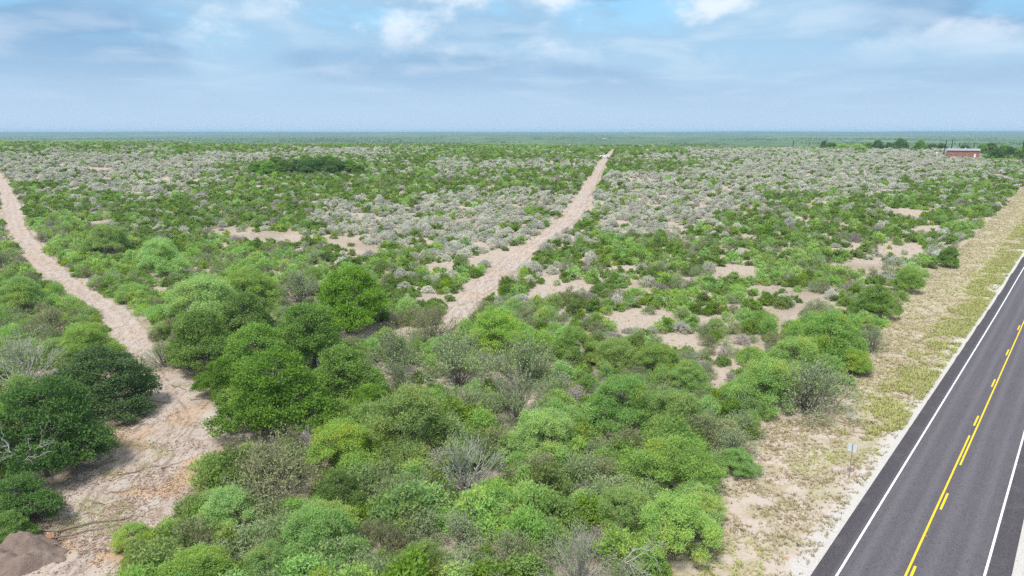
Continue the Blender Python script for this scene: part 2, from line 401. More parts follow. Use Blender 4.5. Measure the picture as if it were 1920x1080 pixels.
for (x, y) in ((1876, 722), (1896, 663), (1916, 616), (1839, 792)):      # far ends about, short dashes left of the line
    s = sd(x, y)[0]; strip('centre_dash', -.22, -.07, s-1.5, s+1.6, 3, LIFT, M['yellow_paint'], road)
s = sd(1916, 616)[0]
for k in range(1, 40): strip('centre_dash', -.22, -.07, s+12.2*k-1.5, s+12.2*k+1.6, 3, LIFT, M['yellow_paint'], road)
s = sd(1771, 942)[0]
for k in range(0, 6): strip('centre_dash', .07, .22, s-12.2*k-1.5, s-12.2*k+1.6, 3, LIFT, M['yellow_paint'], road)
amber = plain('amber_reflector', (.5, .2, .05), .3)
stud0 = None
for i, (x, y) in enumerate(((1740, 1008), (1808, 858), (1854, 754), (1884, 690), (1905, 640))):
    p = at(x, y); b = MB(); 
    if stud0 is None: stud0 = b.box(-.07, .07, -.06, .06, 0, .02).build('road_stud', amber)
    o = stud0 if i == 0 else stud0.copy()
    if i: col.objects.link(o)
    X, Y = rd(0, scoord(p[0], p[1])); o.location = (X, Y, float(terrain(X, Y))+.0602); o.rotation_euler = (0, 0, -AZ_R)
    tag(o, 'small amber reflective stud on the yellow centre line, %s' % ('nearest the bottom edge', 'beside where the yellow lines swap', 'second beyond the swap of lines', 'third beyond the swap of lines', 'farthest one up the road')[i], 'road stud', 'studs along the centre line')

# dirt tracks: picture outline -> ground
LT = [(262, -90, -60), (290, -45, -22), (315, -22, -6), (335, -8, 10), (380, 2, 38), (430, 10, 52), (480, 42, 94), (530, 96, 152), (580, 166, 236), (620, 204, 276), (660, 222, 290), (700, 215, 350), (740, 190, 405), (790, 165, 432),
      (850, 150, 425), (900, 120, 385), (950, 80, 340), (1000, 20, 310), (1080, -80, 250), (1150, -160, 190), (1250, -330, 100)]
MT = [(281, 1147, 1153), (284, 1145, 1152), (289, 1138, 1149), (297, 1128, 1143), (312, 1118, 1136), (330, 1107, 1127), (370, 1077, 1108), (400, 1060, 1100), (440, 1010, 1052), (480, 948, 1000), (520, 900, 962), (560, 855, 912), (590, 832, 890), (625, 812, 870)]
def track(name, rows, mat, seed, nsub=10, nar=1.):
    rows = [(r[0], (r[1]+r[2])/2-(r[2]-r[1])/2*nar, (r[1]+r[2])/2+(r[2]-r[1])/2*nar) for r in rows]
    rng = np.random.default_rng(seed); yy = np.array([r[0] for r in rows], float)
    Lp = at(np.array([r[1] for r in rows]), yy); Rp = at(np.array([r[2] for r in rows]), yy)
    seg = np.concatenate([[0], np.cumsum(np.hypot(*np.diff((Lp+Rp)[:, :2]/2, axis=0).T))]); n = int(seg[-1]/1.0)
    t = np.linspace(0, seg[-1], n); L_ = np.stack([np.interp(t, seg, Lp[:, k]) for k in (0, 1)], -1); R_ = np.stack([np.interp(t, seg, Rp[:, k]) for k in (0, 1)], -1)
    w = np.hypot(*(R_-L_).T)[:, None]; dn = (R_-L_)/w
    L_ = L_+dn*((fbm(t/4, 0*t, seed, 3)-.5)*2.2)[:, None]; R_ = R_+dn*((fbm(t/4, 0*t+9, seed, 3)-.5)*2.2)[:, None]
    f = np.linspace(-.06, 1.06, nsub+3)
    X = L_[:, :1]*(1-f)+R_[:, :1]*f; Y = L_[:, 1:]*(1-f)+R_[:, 1:]*f
    edge = (f < 0)|(f > 1); rut = -.05*np.exp(-((f-.3)/.06)**2)-.05*np.exp(-((f-.62)/.06)**2)
    far = np.hypot(X, Y)
    Z = terrain(X, Y)+np.where(edge[None, :], -.12, .07+np.clip(far-60, 0, 400)*.0007)+rut[None, :]*.8+(fbm(X/1.1, Y/1.1, seed+4, 3)-.5)*.09*(~edge)[None, :]
    n, m = X.shape; i, j = np.meshgrid(np.arange(n-1), np.arange(m-1), indexing='ij')
    Fq = np.stack([i*m+j, i*m+j+1, (i+1)*m+j+1, (i+1)*m+j], -1).reshape(-1, 4)
    me = mesh(name, np.stack([X, Y, Z], -1).reshape(-1, 3), Fq, mat, True)
    uv = me.uv_layers.new(name='UVMap'); idx = Fq.ravel(); FF = np.broadcast_to(f, X.shape).ravel()[idx]; TT = np.broadcast_to(t[:, None], X.shape).ravel()[idx]; uv.data.foreach_set('uv', np.stack([FF, TT], -1).astype(np.float32).ravel())
    if me.polygons[0].normal.z < 0: me.flip_normals()
    tag(link(name, me), kind='structure')
    return L_, R_
TL = track('dirt_track', LT, M['track'], 3, 14); TM = track('dirt_track', MT, M['track'], 4, 10, .80)

# ------------------------------------------------------------------ plants
def unit(v): return v/np.maximum(np.linalg.norm(v, axis=-1, keepdims=True), 1e-9)
def leaves(rng, C, axis, out_n, size, aspect=.5, jn=.42, ja=.7):
    n = len(C); a = unit(axis+rng.normal(0, ja, (n, 3))); nn = unit(out_n+rng.normal(0, jn, (n, 3)))
    b = unit(np.cross(a, nn)); s = (size*rng.uniform(.65, 1.35, n))[:, None]
    V = np.stack([C-a*s*.5, C+b*s*aspect*.5+a*s*.05, C+a*s*.5, C-b*s*aspect*.5+a*s*.05], 1).reshape(-1, 3)
    return V, np.arange(n*4).reshape(-1, 4)
def sprays(rng, lobes, n, per, size, spread, aspect=.5, droop=0., zmin=-.35, inner=.15, shell=.28):
    """leaf sprays over the outside of the lobes"""
    lo = np.array(lobes, float); w = lo[:, 3]**2; lt = rng.random(len(lo)); k = rng.choice(len(lo), n*2, p=w/w.sum())
    d = unit(rng.normal(0, 1, (n*2, 3))); d = d[d[:, 2] > zmin] if zmin > -1 else d; k = k[:len(d)]
    rad = 1-shell*rng.random(len(d))**1.3; rad = np.where(rng.random(len(d)) < inner, rng.uniform(.3, .8, len(d)), rad)
    rad *= 1+.34*(fbm(d[:, 0]*2.6+k*7, d[:, 1]*2.6+d[:, 2]*2.6, 3, 3)-.5)*2; rad = np.where(rng.random(len(d)) < .13, rad*rng.uniform(1.02, 1.25, len(d)), rad)
    P = lo[k, :3]+d*rad[:, None]*np.stack([lo[k, 3], lo[k, 3], lo[k, 4]], -1)
    keep = np.ones(len(P), bool)
    for q in range(len(lo)):
        dd = (P-lo[q, :3])/np.array([lo[q, 3], lo[q, 3], lo[q, 4]]); keep &= (k == q)|(np.linalg.norm(dd, axis=1) > .84)
    P, d, k = P[keep][:n], d[keep][:n], k[keep][:n]
    C = np.repeat(P, per, 0)+rng.normal(0, spread, (len(P)*per, 3)); D = np.repeat(d, per, 0)
    ax = D+np.array([0, 0, .35-droop]); V, Fq = leaves(rng, C, ax, D+np.array([0, 0, .5]), size, aspect)
    tint = np.clip(np.repeat(rng.random(len(P))*.25+lt[k]*.65, per)+rng.random(len(C))*.15, 0, 1)
    return V, Fq, tint
def tubes(paths, n=4):
    V = []; Fs = []; b = 0
    for pts, rad in paths:
        m = MB(); m.tube(pts, rad, n, False); V += m.v; Fs += [tuple(i+b for i in f) for f in m.f]; b = len(V)
    return np.array(V), np.array(Fs)
def limb(rng, a, b, r0, r1, seg=4, wob=.12, sag=0.):
    a = np.array(a, float); b = np.array(b, float); L_ = np.linalg.norm(b-a); pts = []
    for i in range(seg+1):
        t = i/seg; p = a*(1-t)+b*t; p = p+rng.normal(0, wob*L_/seg, 3)*(0 < i < seg); p[2] += sag*L_*math.sin(math.pi*t); pts.append(tuple(p))
    return pts, [r0*(1-i/seg)+r1*i/seg for i in range(seg+1)]
def fork(rng, a, d, L_, r, depth, out, up=.2, spread=.55, tips=None, kids=(2, 4)):
    b = np.array(a)+unit(np.array(d))*L_; out.append(limb(rng, a, b, r, r*.55, 3, .25))
    if depth == 0:
        if tips is not None: tips.append((b, unit(np.array(d))))
        return
    for _ in range(rng.integers(*kids)):
        nd = unit(unit(np.array(d))+rng.normal(0, spread, 3)+np.array([0, 0, up])); fork(rng, b, nd, L_*rng.uniform(.6, .85), r*.55, depth-1, out, up, spread, tips, kids)

def dome_lobes(rng, Rr, H, n, lr, zlow=.42, ecc=1.0):
    L_ = [(0, 0, H-lr*Rr*.8, Rr*lr*1.05, Rr*lr*.85)]
    for i in range(n):
        a = 2.399963*i+rng.uniform(-.3, .3); t = math.sqrt((i+.7)/n); r = Rr*(1-lr*.85)*t*rng.uniform(.72, 1.2)
        z = H-lr*Rr*.8-(H*(1-zlow)-lr*Rr*.4)*t**1.7*rng.uniform(.6, 1.25); k = rng.uniform(.65, 1.3)
        L_.append((r*math.cos(a), r*math.sin(a)*ecc, max(z, lr*Rr*.6), Rr*lr*k, Rr*lr*k*.85))
    return L_
def puffs(rng, big, n, r0, r1, zmin=-.35, far=1.06):
    """small leaf clouds over the surface of the big lobes"""
    bg = np.array(big, float); out = []; w = bg[:, 3]**2; w = w/w.sum(); t = 0
    while len(out) < n and t < n*30:
        t += 1; k = rng.choice(len(bg), p=w); d = unit(rng.normal(0, 1, 3))
        if d[2] < zmin: continue
        p = bg[k, :3]+d*bg[k, [3, 3, 4]]*rng.uniform(.80, far); p[2] = max(p[2], r0*.8)
        if any(np.linalg.norm((p-b[:3])/b[[3, 3, 4]]) < .8 for i, b in enumerate(bg) if i != k): continue
        if any((p[0]-q[0])**2+(p[1]-q[1])**2+(p[2]-q[2])**2 < (q[3]*.75)**2 for q in out): continue
        r = rng.uniform(r0, r1); out.append((p[0], p[1], p[2], r, r*.72, k))
    return out
def crown_stems(rng, lobes, base_r, nst, twigs, trunk_h, sub=()):
    P = []; tops = []
    for s in range(nst):
        a = rng.uniform(0, 6.28); b = (math.cos(a)*base_r*2, math.sin(a)*base_r*2, 0); t = (math.cos(a)*base_r*4*rng.uniform(.6, 1.6), math.sin(a)*base_r*4, trunk_h*rng.uniform(.8, 1.2))
        P.append(limb(rng, (b[0], b[1], -.15), t, base_r*1.15, base_r*.75, 3, .1)); tops.append(t)
    for lo in lobes:
        t = min(tops, key=lambda q: (q[0]-lo[0])**2+(q[1]-lo[1])**2); c = np.array(lo[:3])
        P.append(limb(rng, t, c-np.array([0, 0, lo[4]*.3]), base_r*.5, base_r*.2, 4, .16, .04))
        for _ in range(twigs):
            d = unit(rng.normal(0, 1, 3)+np.array([0, 0, .4])); e = c+d*np.array([lo[3], lo[3], lo[4]])*rng.uniform(.75, 1.02)
            P.append(limb(rng, c-np.array([0, 0, lo[4]*.3]), e, base_r*.16, base_r*.05, 3, .2))
    for q in sub:
        b = lobes[int(q[5])]; c = np.array(b[:3])-np.array([0, 0, b[4]*.3]); e = np.array(q[:3]); P.append(limb(rng, c, e, base_r*.22, base_r*.10, 3, .2))
        for _ in range(4): P.append(limb(rng, c*.3+e*.7, e+unit(rng.normal(0, 1, 3)+np.array([0, 0, .5]))*q[3]*rng.uniform(.8, 1.15), base_r*.10, base_r*.05, 1))
    return tubes(P, 4)

def make_tree_mesh(kind, seed):
    rng = np.random.default_rng(seed)
    if kind in ('oak', 'oakdark'):
        big = dome_lobes(rng, 3.9, 5.8, 9, .42, .12); lo = puffs(rng, big, 120, .42, .80, -.35, 1.10); V, Fq, T = sprays(rng, lo, 5600, 7, .165, .14, .6, 0, -.12, .10, .4)
        bv, bf = crown_stems(rng, big, .17, 3, 1, 1.2, lo); lm, bm = M[kind], M['bark']
    elif kind == 'mesq':
        big = dome_lobes(rng, 3.9, 4.7, 8, .42, .14); lo = puffs(rng, big, 105, .38, .78, -.3, 1.14); V, Fq, T = sprays(rng, lo, 3900, 10, .20, .16, .30, .3, -.08, .10, .5)
        bv, bf = crown_stems(rng, big, .11, 6, 1, .8, lo); lm, bm = M['mesq'], M['bark']
    elif kind in ('twig', 'twigbare', 'olive'):
        P = []; tips = []; n = 46
        for i in range(n):
            a = rng.uniform(0, 6.28); e = R(rng.uniform(12, 88)); d = (math.cos(a)*math.cos(e), math.sin(a)*math.cos(e), math.sin(e)*.95)
            fork(rng, (d[0]*.15, d[1]*.15, -.05), d, 1.55*rng.uniform(.8, 1.1), .045, 2, P, .06, .26, tips, (2, 4))
        tp = np.array([t[0] for t in tips]); td = np.array([t[1] for t in tips])
        k = {'twig': 13, 'twigbare': 6, 'olive': 18}[kind]; tp = tp[:900]; td = td[:900]
        C = np.repeat(tp, k, 0)+rng.normal(0, .19, (len(tp)*k, 3))-np.repeat(td, k, 0)*rng.uniform(0, 1.1, (len(tp)*k, 1)); D = np.repeat(td, k, 0)
        V, Fq = leaves(rng, C, D, D+np.array([0, 0, .7]), .18, .34); T = rng.random(len(C))
        bv, bf = tubes(P, 3); lm, bm = (M['grey'] if kind != 'olive' else M['olive']), (M['twig'] if kind != 'twigbare' else M['pale'])
    print(kind, len(Fq), len(bf))
    return mesh('crown', V, Fq, lm, attrs={'tint': T}), mesh('trunk', bv, bf, bm, True)
def make_shrub_mesh(kind, seed, lod):
    """radius about 1, height about 1.2-1.5"""
    rng = np.random.default_rng(seed)
    spec = {  # height, lobes, lobe r, sprays, per, size, spread, aspect, material, zlow
        'mesq': (1.35, 12, .34, 700, 6, .115, .085, .36, 'mesq', .35), 'dark': (1.15, 11, .36, 700, 6, .10, .07, .6, 'dark', .3),
        'yel': (1.5, 12, .32, 430, 6, .12, .07, .55, 'yel', .3), 'sage': (1.15, 12, .34, 760, 5, .10, .07, .6, 'sage', .3),
        'grey': (1.3, 12, .34, 430, 6, .105, .09, .34, 'grey', .35), 'bare': (1.2, 12, .34, 420, 6, .22, .10, .10, 'bare', .3), 'olive': (1.4, 12, .34, 430, 6, .105, .09, .4, 'olive', .35)}[kind]
    H, nl, lr, ns, per, sz, spr, asp, mt, zl = spec; zl = .1; H *= .84
    big = dome_lobes(rng, .95, H, 4, .45, zl); lo = puffs(rng, big, 20 if lod else 42, .15, .30, -.6, 1.12)
    if lod: ns, per, sz, spr = ns//3, 3, sz*2.2, spr*1.3
    V, Fq, T = sprays(rng, lo, ns, per, sz, spr, asp, 0, -.15, .15, .35)
    if lod:
        P = [limb(rng, (0, 0, -.1), (math.cos(a)*.4, math.sin(a)*.4, H*.6), .03, .015, 1) for a in (0, 2.1, 4.2)]; bv, bf = tubes(P, 3)
        FF = np.concatenate([Fq, bf+len(V)]); me = mesh('shrub', np.concatenate([V, bv]), FF, [M[mt], M['twig']], attrs={'tint': np.concatenate([T, np.zeros(len(bf))])}, mi=[0]*len(Fq)+[1]*len(bf)); return me, None
    P = []
    for i in range(16 if kind in ('grey', 'olive', 'mesq') else 9):
        a = rng.uniform(0, 6.28); l = lo[rng.integers(len(lo))]; c = np.array(l[:3]); P.append(limb(rng, (math.cos(a)*.07, math.sin(a)*.07, -.1), c, .028, .014, 3, .15))
        for _ in range(3):
            d = unit(rng.normal(0, 1, 3)+np.array([0, 0, .5])); P.append(limb(rng, c, c+d*l[3]*rng.uniform(.9, 1.1), .011, .005, 1))
    bv, bf = tubes(P, 3)
    return mesh('crown', V, Fq, M[mt], attrs={'tint': T}), mesh('stem', bv, bf, M['twig'])

TREES = {k: [make_tree_mesh(k, 100+7*i+j) for j in range(n)] for i, (k, n) in enumerate((('oak', 3), ('oakdark', 2), ('mesq', 4), ('twig', 2), ('twigbare', 1), ('olive', 2)))}
SHRUBS = {k: [make_shrub_mesh(k, 300+11*i+j, False) for j in range(3)] for i, k in enumerate(('mesq', 'dark', 'yel', 'sage', 'grey', 'olive', 'bare'))}
FARS = {k: [make_shrub_mesh(k, 500+13*i+j, True)[0] for j in range(3)] for i, k in enumerate(('mesq', 'dark', 'yel', 'sage', 'grey', 'olive', 'bare'))}
NAME = {'oak': ('oak_tree', 'tree'), 'oakdark': ('oak_tree', 'tree'), 'mesq': ('mesquite_tree', 'tree'), 'twig': ('twiggy_bush', 'bush'), 'twigbare': ('twiggy_bush', 'bush'), 'olive': ('twiggy_bush', 'bush')}
SNAME = {'mesq': 'feathery_green_shrub', 'dark': 'dark_green_shrub', 'yel': 'yellow_green_shrub', 'sage': 'silver_sage_bush', 'grey': 'grey_green_shrub', 'olive': 'olive_shrub', 'bare': 'bare_shrub'}
SLOOK = {'mesq': 'feathery green shrub', 'dark': 'dark green shrub', 'yel': 'yellow green shrub', 'sage': 'silvery sage bush', 'grey': 'grey green shrub', 'olive': 'dull olive shrub', 'bare': 'bare grey shrub'}

# hand placed plants of the foreground: kind, centre of the crown in the picture, width there, label, short reference
HAND = [
 ('twigbare', 38, 650, 190, 'grey green bush with pale bare twigs at the left edge', 'the pale twigged bush'),
 ('oakdark', 190, 700, 200, 'dark green tree leaning over the left dirt track, its branch reaching right', 'the leaning dark tree'),
 ('oakdark', 85, 800, 240, 'large blue green tree at the left edge with a white dead limb in front', 'the large blue green tree'),
 ('oakdark', 35, 930, 150, 'dark low tree under the white dead limb at the bottom left', 'the low dark tree at bottom left'),
 ('oak', 15, 985, 90, 'small green tree at the left edge just above the dirt mound', 'the tree above the mound'),
 ('mesq', 165, 632, 110, 'light green mesquite at the near side of the dark leaning tree beside the left track', 'the left track mesquite'),
 ('olive', 95, 588, 100, 'olive bush right of the pale twigged bush at the left', 'the olive bush at the left'),
 ('mesq', 35, 545, 110, 'grey green mesquite at the far left inside the bend of the track', 'the far left mesquite'),
 ('twig', 0, 480, 60, 'grey green bush left of the left dirt track where it narrows', 'the trackside bush'),
 ('oak', 372, 632, 160, 'green oak at the left end of the big oak clump', 'the left end oak'),
 ('oak', 455, 590, 160, 'green oak at the back of the big oak clump, left of centre', 'the back oak'),
 ('oak', 480, 662, 170, 'green oak in the middle of the big oak clump', 'the middle oak'),
 ('oak', 580, 625, 175, 'bright green oak at the top right of the big oak clump', 'the bright top oak'),
 ('oak', 515, 735, 220, 'big rounded grey green oak at the front of the oak clump over the clearing', 'the big front oak'),
 ('oak', 642, 695, 175, 'bright leafy oak at the right end of the oak clump', 'the right end oak'),
 ('oak', 422, 700, 110, 'small oak at the front left foot of the oak clump', 'the small foot oak'),
 ('oak', 655, 560, 160, 'green oak standing behind the oak clump, towards the middle track', 'the lone oak behind'),
 ('mesq', 385, 545, 170, 'lime green topped mesquite left behind the oak clump', 'the lime topped mesquite'),
 ('mesq', 470, 525, 130, 'soft green mesquite directly behind the oak clump', 'the soft green mesquite'),
 ('twig', 302, 655, 90, 'grey green twiggy bush right of the left track, under the left end oak', 'the grey bush by the track'),
 ('twig', 560, 520, 120, 'grey green bush behind the bright top oak', 'the grey bush behind oaks'),
 ('mesq', 300, 470, 110, 'green mesquite right of the left track in its upper half', 'the left track right mesquite'),
 ('mesq', 200, 440, 90, 'small green mesquite near the far part of the left track', 'the small left mesquite'),
 ('oak', 690, 745, 100, 'bright green small oak below the right end oak', 'the small bright oak'),
 ('mesq', 765, 785, 205, 'wide lime green mesquite in the middle of the foreground brush', 'the wide lime mesquite'),
 ('mesq', 645, 828, 165, 'bright green mesquite with pale branches showing, front of the oak clump', 'the pale branched mesquite'),
 ('olive', 490, 858, 240, 'broad dull green tree right of the clearing, its shade dark below', 'the broad dull tree'),
 ('mesq', 425, 945, 150, 'light grey green mesquite below the broad dull tree', 'the light mesquite below'),
 ('mesq', 250, 1000, 90, 'small feathery mesquite standing alone at the right edge of the bottom of the clearing', 'the small lone mesquite'),
 ('mesq', 356, 1062, 170, 'yellow green mesquite at the bottom edge, left of centre', 'the yellow green bottom mesquite'),
 ('mesq', 590, 990, 185, 'light blue green mesquite near the bottom, left of the lone grey bush', 'the light blue green mesquite'),
 ('mesq', 500, 1045, 150, 'pale green mesquite at the bottom edge between two others', 'the pale mesquite at the bottom'),
 ('oak', 637, 915, 120, 'mid green leafy tree under the pale branched mesquite', 'the mid green leafy tree'),
 ('twigbare', 870, 845, 200, 'large bush of fine bare grey twigs in the centre foreground', 'the large bare twig bush'),
 ('mesq', 1010, 790, 165, 'bright green mesquite right of the large bare twig bush', 'the mesquite beside the twig bush'),
 ('olive', 1015, 862, 110, 'grey olive bush below the bright mesquite by the small clearing', 'the grey olive bush'),
 ('twig', 868, 975, 135, 'lone fan shaped grey green bush on bare soil near bottom centre', 'the lone fan shaped bush'),
 ('olive', 722, 995, 120, 'olive bush left of the lone fan shaped bush', 'the olive bush at the bottom'),
 ('mesq', 800, 1052, 130, 'pale blue green mesquite at the bottom edge below the fan bush', 'the pale bottom mesquite'),
 ('olive', 968, 1015, 140, 'brownish olive bush right of the lone fan shaped bush', 'the brownish olive bush'),
 ('twigbare', 1085, 1030, 190, 'grey olive bush with bleached twigs at the bottom edge, left of the big mesquite', 'the bleached bush'),
 ('twigbare', 1180, 1062, 130, 'half dead pale bush at the bottom edge near the verge', 'the half dead bush'),
 ('mesq', 990, 925, 80, 'small lime shrub beside the bare soil patch in the centre', 'the small lime shrub'),
 ('olive', 1130, 868, 120, 'olive grey bush right of the small bare clearing', 'the olive grey bush'),
 ('twig', 745, 640, 160, 'grey green bush right of the oak clump, upper part', 'the upper grey bush'),
 ('twig', 858, 655, 180, 'broad grey green bush below the end of the middle track', 'the bush below the middle track'),
 ('olive', 812, 590, 110, 'grey bush at the left foot of the middle track', 'the bush at the track foot'),
 ('mesq', 930, 605, 130, 'soft green mesquite right at the foot of the middle track', 'the mesquite at the track foot'),
 ('twig', 985, 668, 170, 'grey green spreading bush in the middle of the picture', 'the spreading middle bush'),
 ('twig', 970, 730, 160, 'grey green bush above the bright mesquite in the centre', 'the bush above the centre mesquite'),
 ('mesq', 1165, 740, 170, 'vivid green mesquite right of the centre with dense top', 'the vivid mesquite'),
 ('mesq', 1075, 638, 100, 'small green mesquite at the edge of the open sand', 'the mesquite on the sand edge'),
 ('mesq', 1150, 650, 110, 'pale green mesquite at the open sand, right of centre', 'the pale mesquite on the sand'),
 ('mesq', 1240, 665, 110, 'soft green mesquite near the winding sand strip', 'the mesquite by the sand strip'),
 ('mesq', 1258, 755, 150, 'bright green mesquite between the vivid one and the roadside ones', 'the between mesquite'),
 ('mesq', 1295, 695, 100, 'green mesquite just left of the narrow sand path', 'the mesquite left of the sand path'),
 ('twig', 750, 700, 90, 'brown grey bush beside the right end oak', 'the brown grey bush'),
 ('twig', 870, 735, 110, 'grey bush of fine twigs above the wide lime mesquite', 'the fine twig bush'),
 ('mesq', 1275, 855, 200, 'tall bright green mesquite at the verge, upper of the two nearest the road', 'the upper roadside mesquite'),
 ('mesq', 1305, 925, 120, 'green side crown of mesquite touching the verge opposite the sign', 'the verge side mesquite'),
 ('mesq', 1175, 945, 160, 'bright green mesquite left of the nearest roadside one', 'the left roadside mesquite'),
 ('mesq', 1270, 970, 190, 'vivid green mesquite at the verge, nearest to the bottom right road', 'the nearest roadside mesquite'),
 ('twig', 1370, 820, 110, 'grey green bush at the verge between mesquite and big round bush', 'the verge bush'),
 ('mesq', 1385, 855, 90, 'low green mesquite at the verge left of the road sign', 'the low verge mesquite'),
 ('twig', 1520, 700, 190, 'big round blue green bush bulging over the verge above the sign', 'the big round bush'),
 ('mesq', 1440, 700, 160, 'grey green mesquite joined to the left of the big round bush', 'the grey green mesquite'),
 ('mesq', 1490, 660, 130, 'soft green mesquite behind the big round bush', 'the mesquite behind the round bush'),
 ('mesq', 1555, 625, 160, 'green mesquite at the verge beyond the big round bush', 'the mesquite beyond the round bush'),
 ('mesq', 1590, 665, 90, 'yellowish green mesquite on the verge edge beside the big round bush', 'the yellowish verge mesquite'),
 ('twig', 1635, 630, 80, 'blue green round bush at the verge right of the mesquite group', 'the blue green verge bush'),
 ('oak', 1640, 560, 85, 'green leafy clump at the verge half way up the road', 'the dark verge clump'),
 ('oak', 1780, 480, 50, 'round leafy green tree at the verge beside the yellow grass far up', 'the round tree up the verge'),
 ('mesq', 1700, 520, 70, 'soft green mesquite at the verge below the round tree', 'the upper verge mesquite'),
]
rng = np.random.default_rng(11)
placed = []     # x, y, radius of the hand placed plants
refs = []
def put_tree(kind, x, y, z, wid, rz, v, label, name=None, cat=None, sz=1.0, group=None):
    cm, tm = TREES[kind][v % len(TREES[kind])]; nm, ct = NAME[kind]
    s = wid/({'oak': 9.2, 'oakdark': 9.2, 'mesq': 9.0}.get(kind, 7.0))
    e = empty(name or nm, (x, y, z), rz); ax = .88+.26*((v*.618) % 1); e.scale = (s*ax, s/ax, s*sz)
    link('crown', cm, e); link('trunk' if kind in ('oak', 'oakdark', 'mesq') else 'branches', tm, e)
    tag(e, label, cat or ct, group); return e
def hand():
    for i, (kind, cx, cyy, w, label, ref) in enumerate(HAND):
        hh = 2.5; wid = 6.
        for _ in range(5):
            p = at(cx, cyy, float(hh)); zc = p[1]*CP-(p[2]+hh-CAM_H)*SP; wid = w*zc/F; hh = wid*.40
        put_tree(kind, p[0], p[1], p[2], wid*1.06, rng.uniform(0, 6.28), i, label, sz=rng.uniform(.9, 1.12))
        placed.append((p[0], p[1], wid/2)); refs.append((cx, cyy, ref))
hand()

# ------------------------------------------------------------------ density map of the brush (rows of the picture, 24 columns of 80 px)
ROWS = [
 (262, 'dddddddddddddddddddddddd'), (276, 'dddddddddddddddddddddddd'),
 (285, 'mmmmddmggmddddddgggggggd'), (297, 'gggggggmmdddddmggggggggd'),
 (308, 'gggggmddmmggggddmggggggm'), (320, 'gggggdddmmmmmdddgggggggm'),
 (335, 'ggggmdddddmmddggmggggmmm'), (350, 'mmggmdddddddddgggggggmdm'),
 (368, 'dmmmmdddddmmggggggddmmmd'), (386, 'dddddddmmmggggggggdsdddd'),
 (405, 'dddddddgggggsggggddddsdd'), (425, 'lldddddmgggggmgglddddsdd'),
 (446, 'lldddssdsggggsldddddsdsd'), (465, 'lldddlddssggggldllddlsdd'),
 (485, 'lllllllldsggdddldsslssdd'), (510, 'llllllllldssgddllsllssdd'),
 (540, 'llllllllldsssdslllslsldd'), (570, 'lllllllllldssdslslsslddd'),
 (600, 'lllllllllldllsslslslldll'), (640, 'lllllllllllllslsslllllll'),
 (700, 'lllllllllllllllllsllllll'), (760, 'llllllllllllllllllllllll'), (1300, 'llllllllllllllllllllllll')]
SAND = [(620, 500, 22, 6), (700, 415, 30, 4), (560, 470, 14, 4), (350, 455, 16, 4), (1250, 480, 16, 5), (1340, 450, 18, 4), (1180, 500, 20, 6), (1290, 530, 16, 6), (1480, 470, 18, 5), (1560, 470, 22, 6), (1640, 510, 18, 6), (1390, 580, 16, 8), (1240, 560, 22, 7), (450, 438, 62, 10), (535, 445, 60, 12), (415, 432, 26, 7), (1180, 606, 60, 16), (1085, 543, 42, 13), (1035, 528, 26, 9), (1400, 640, 40, 18), (1470, 598, 45, 9), (1350, 700, 22, 36), (1150, 832, 75, 14), (1045, 895, 70, 14), (872, 1045, 50, 34),
 (1400, 515, 24, 16), (1440, 548, 28, 14), (1690, 470, 45, 18), (1500, 410, 26, 5), (1585, 428, 30, 5), (1010, 388, 40, 4), (690, 472, 40, 7), (165, 448, 16, 5), (195, 425, 10, 3), (1530, 580, 40, 12), (1610, 505, 30, 8), (1740, 430, 25, 8), (1230, 590, 40, 12), (1310, 560, 30, 9), (1490, 385, 14, 3), (1630, 372, 20, 3), (1000, 560, 25, 10),
 (640, 455, 30, 6), (1820, 415, 25, 6), (1060, 465, 20, 5), (1290, 640, 30, 10), (110, 620, 30, 8), (1080, 575, 25, 8), (1350, 610, 30, 10), (1560, 545, 25, 8)]
DENS = {'d': 1.0, 'l': 1.0, 'g': .93, 'm': 1.0, 's': .62}
PROB = {'d': dict(dark=.63, mesq=.10, grey=.10, bare=.03, sage=.06, yel=.08), 'l': dict(mesq=.37, grey=.22, dark=.21, yel=.06, olive=.08, bare=.06), 'g': dict(sage=.74, dark=.17, mesq=.02, yel=.03, grey=.04),
        'm': dict(sage=.32, dark=.50, mesq=.08, yel=.06, grey=.04), 's': dict(dark=.38, mesq=.20, sage=.18, yel=.12, grey=.12)}
KINDS = ('mesq', 'dark', 'yel', 'sage', 'grey', 'olive', 'bare')
XMAX = ([262, 285, 300, 330, 370, 420, 470, 520, 560, 640, 700, 740, 810, 900, 1000, 1080, 1300], [2100, 1985, 1965, 1940, 1903, 1848, 1795, 1745, 1705, 1650, 1640, 1600, 1440, 1370, 1320, 1290, 1120])
TLX = ([r[0] for r in LT], [r[1] for r in LT], [r[2] for r in LT]); MTX = ([r[0] for r in MT], [r[1] for r in MT], [r[2] for r in MT])

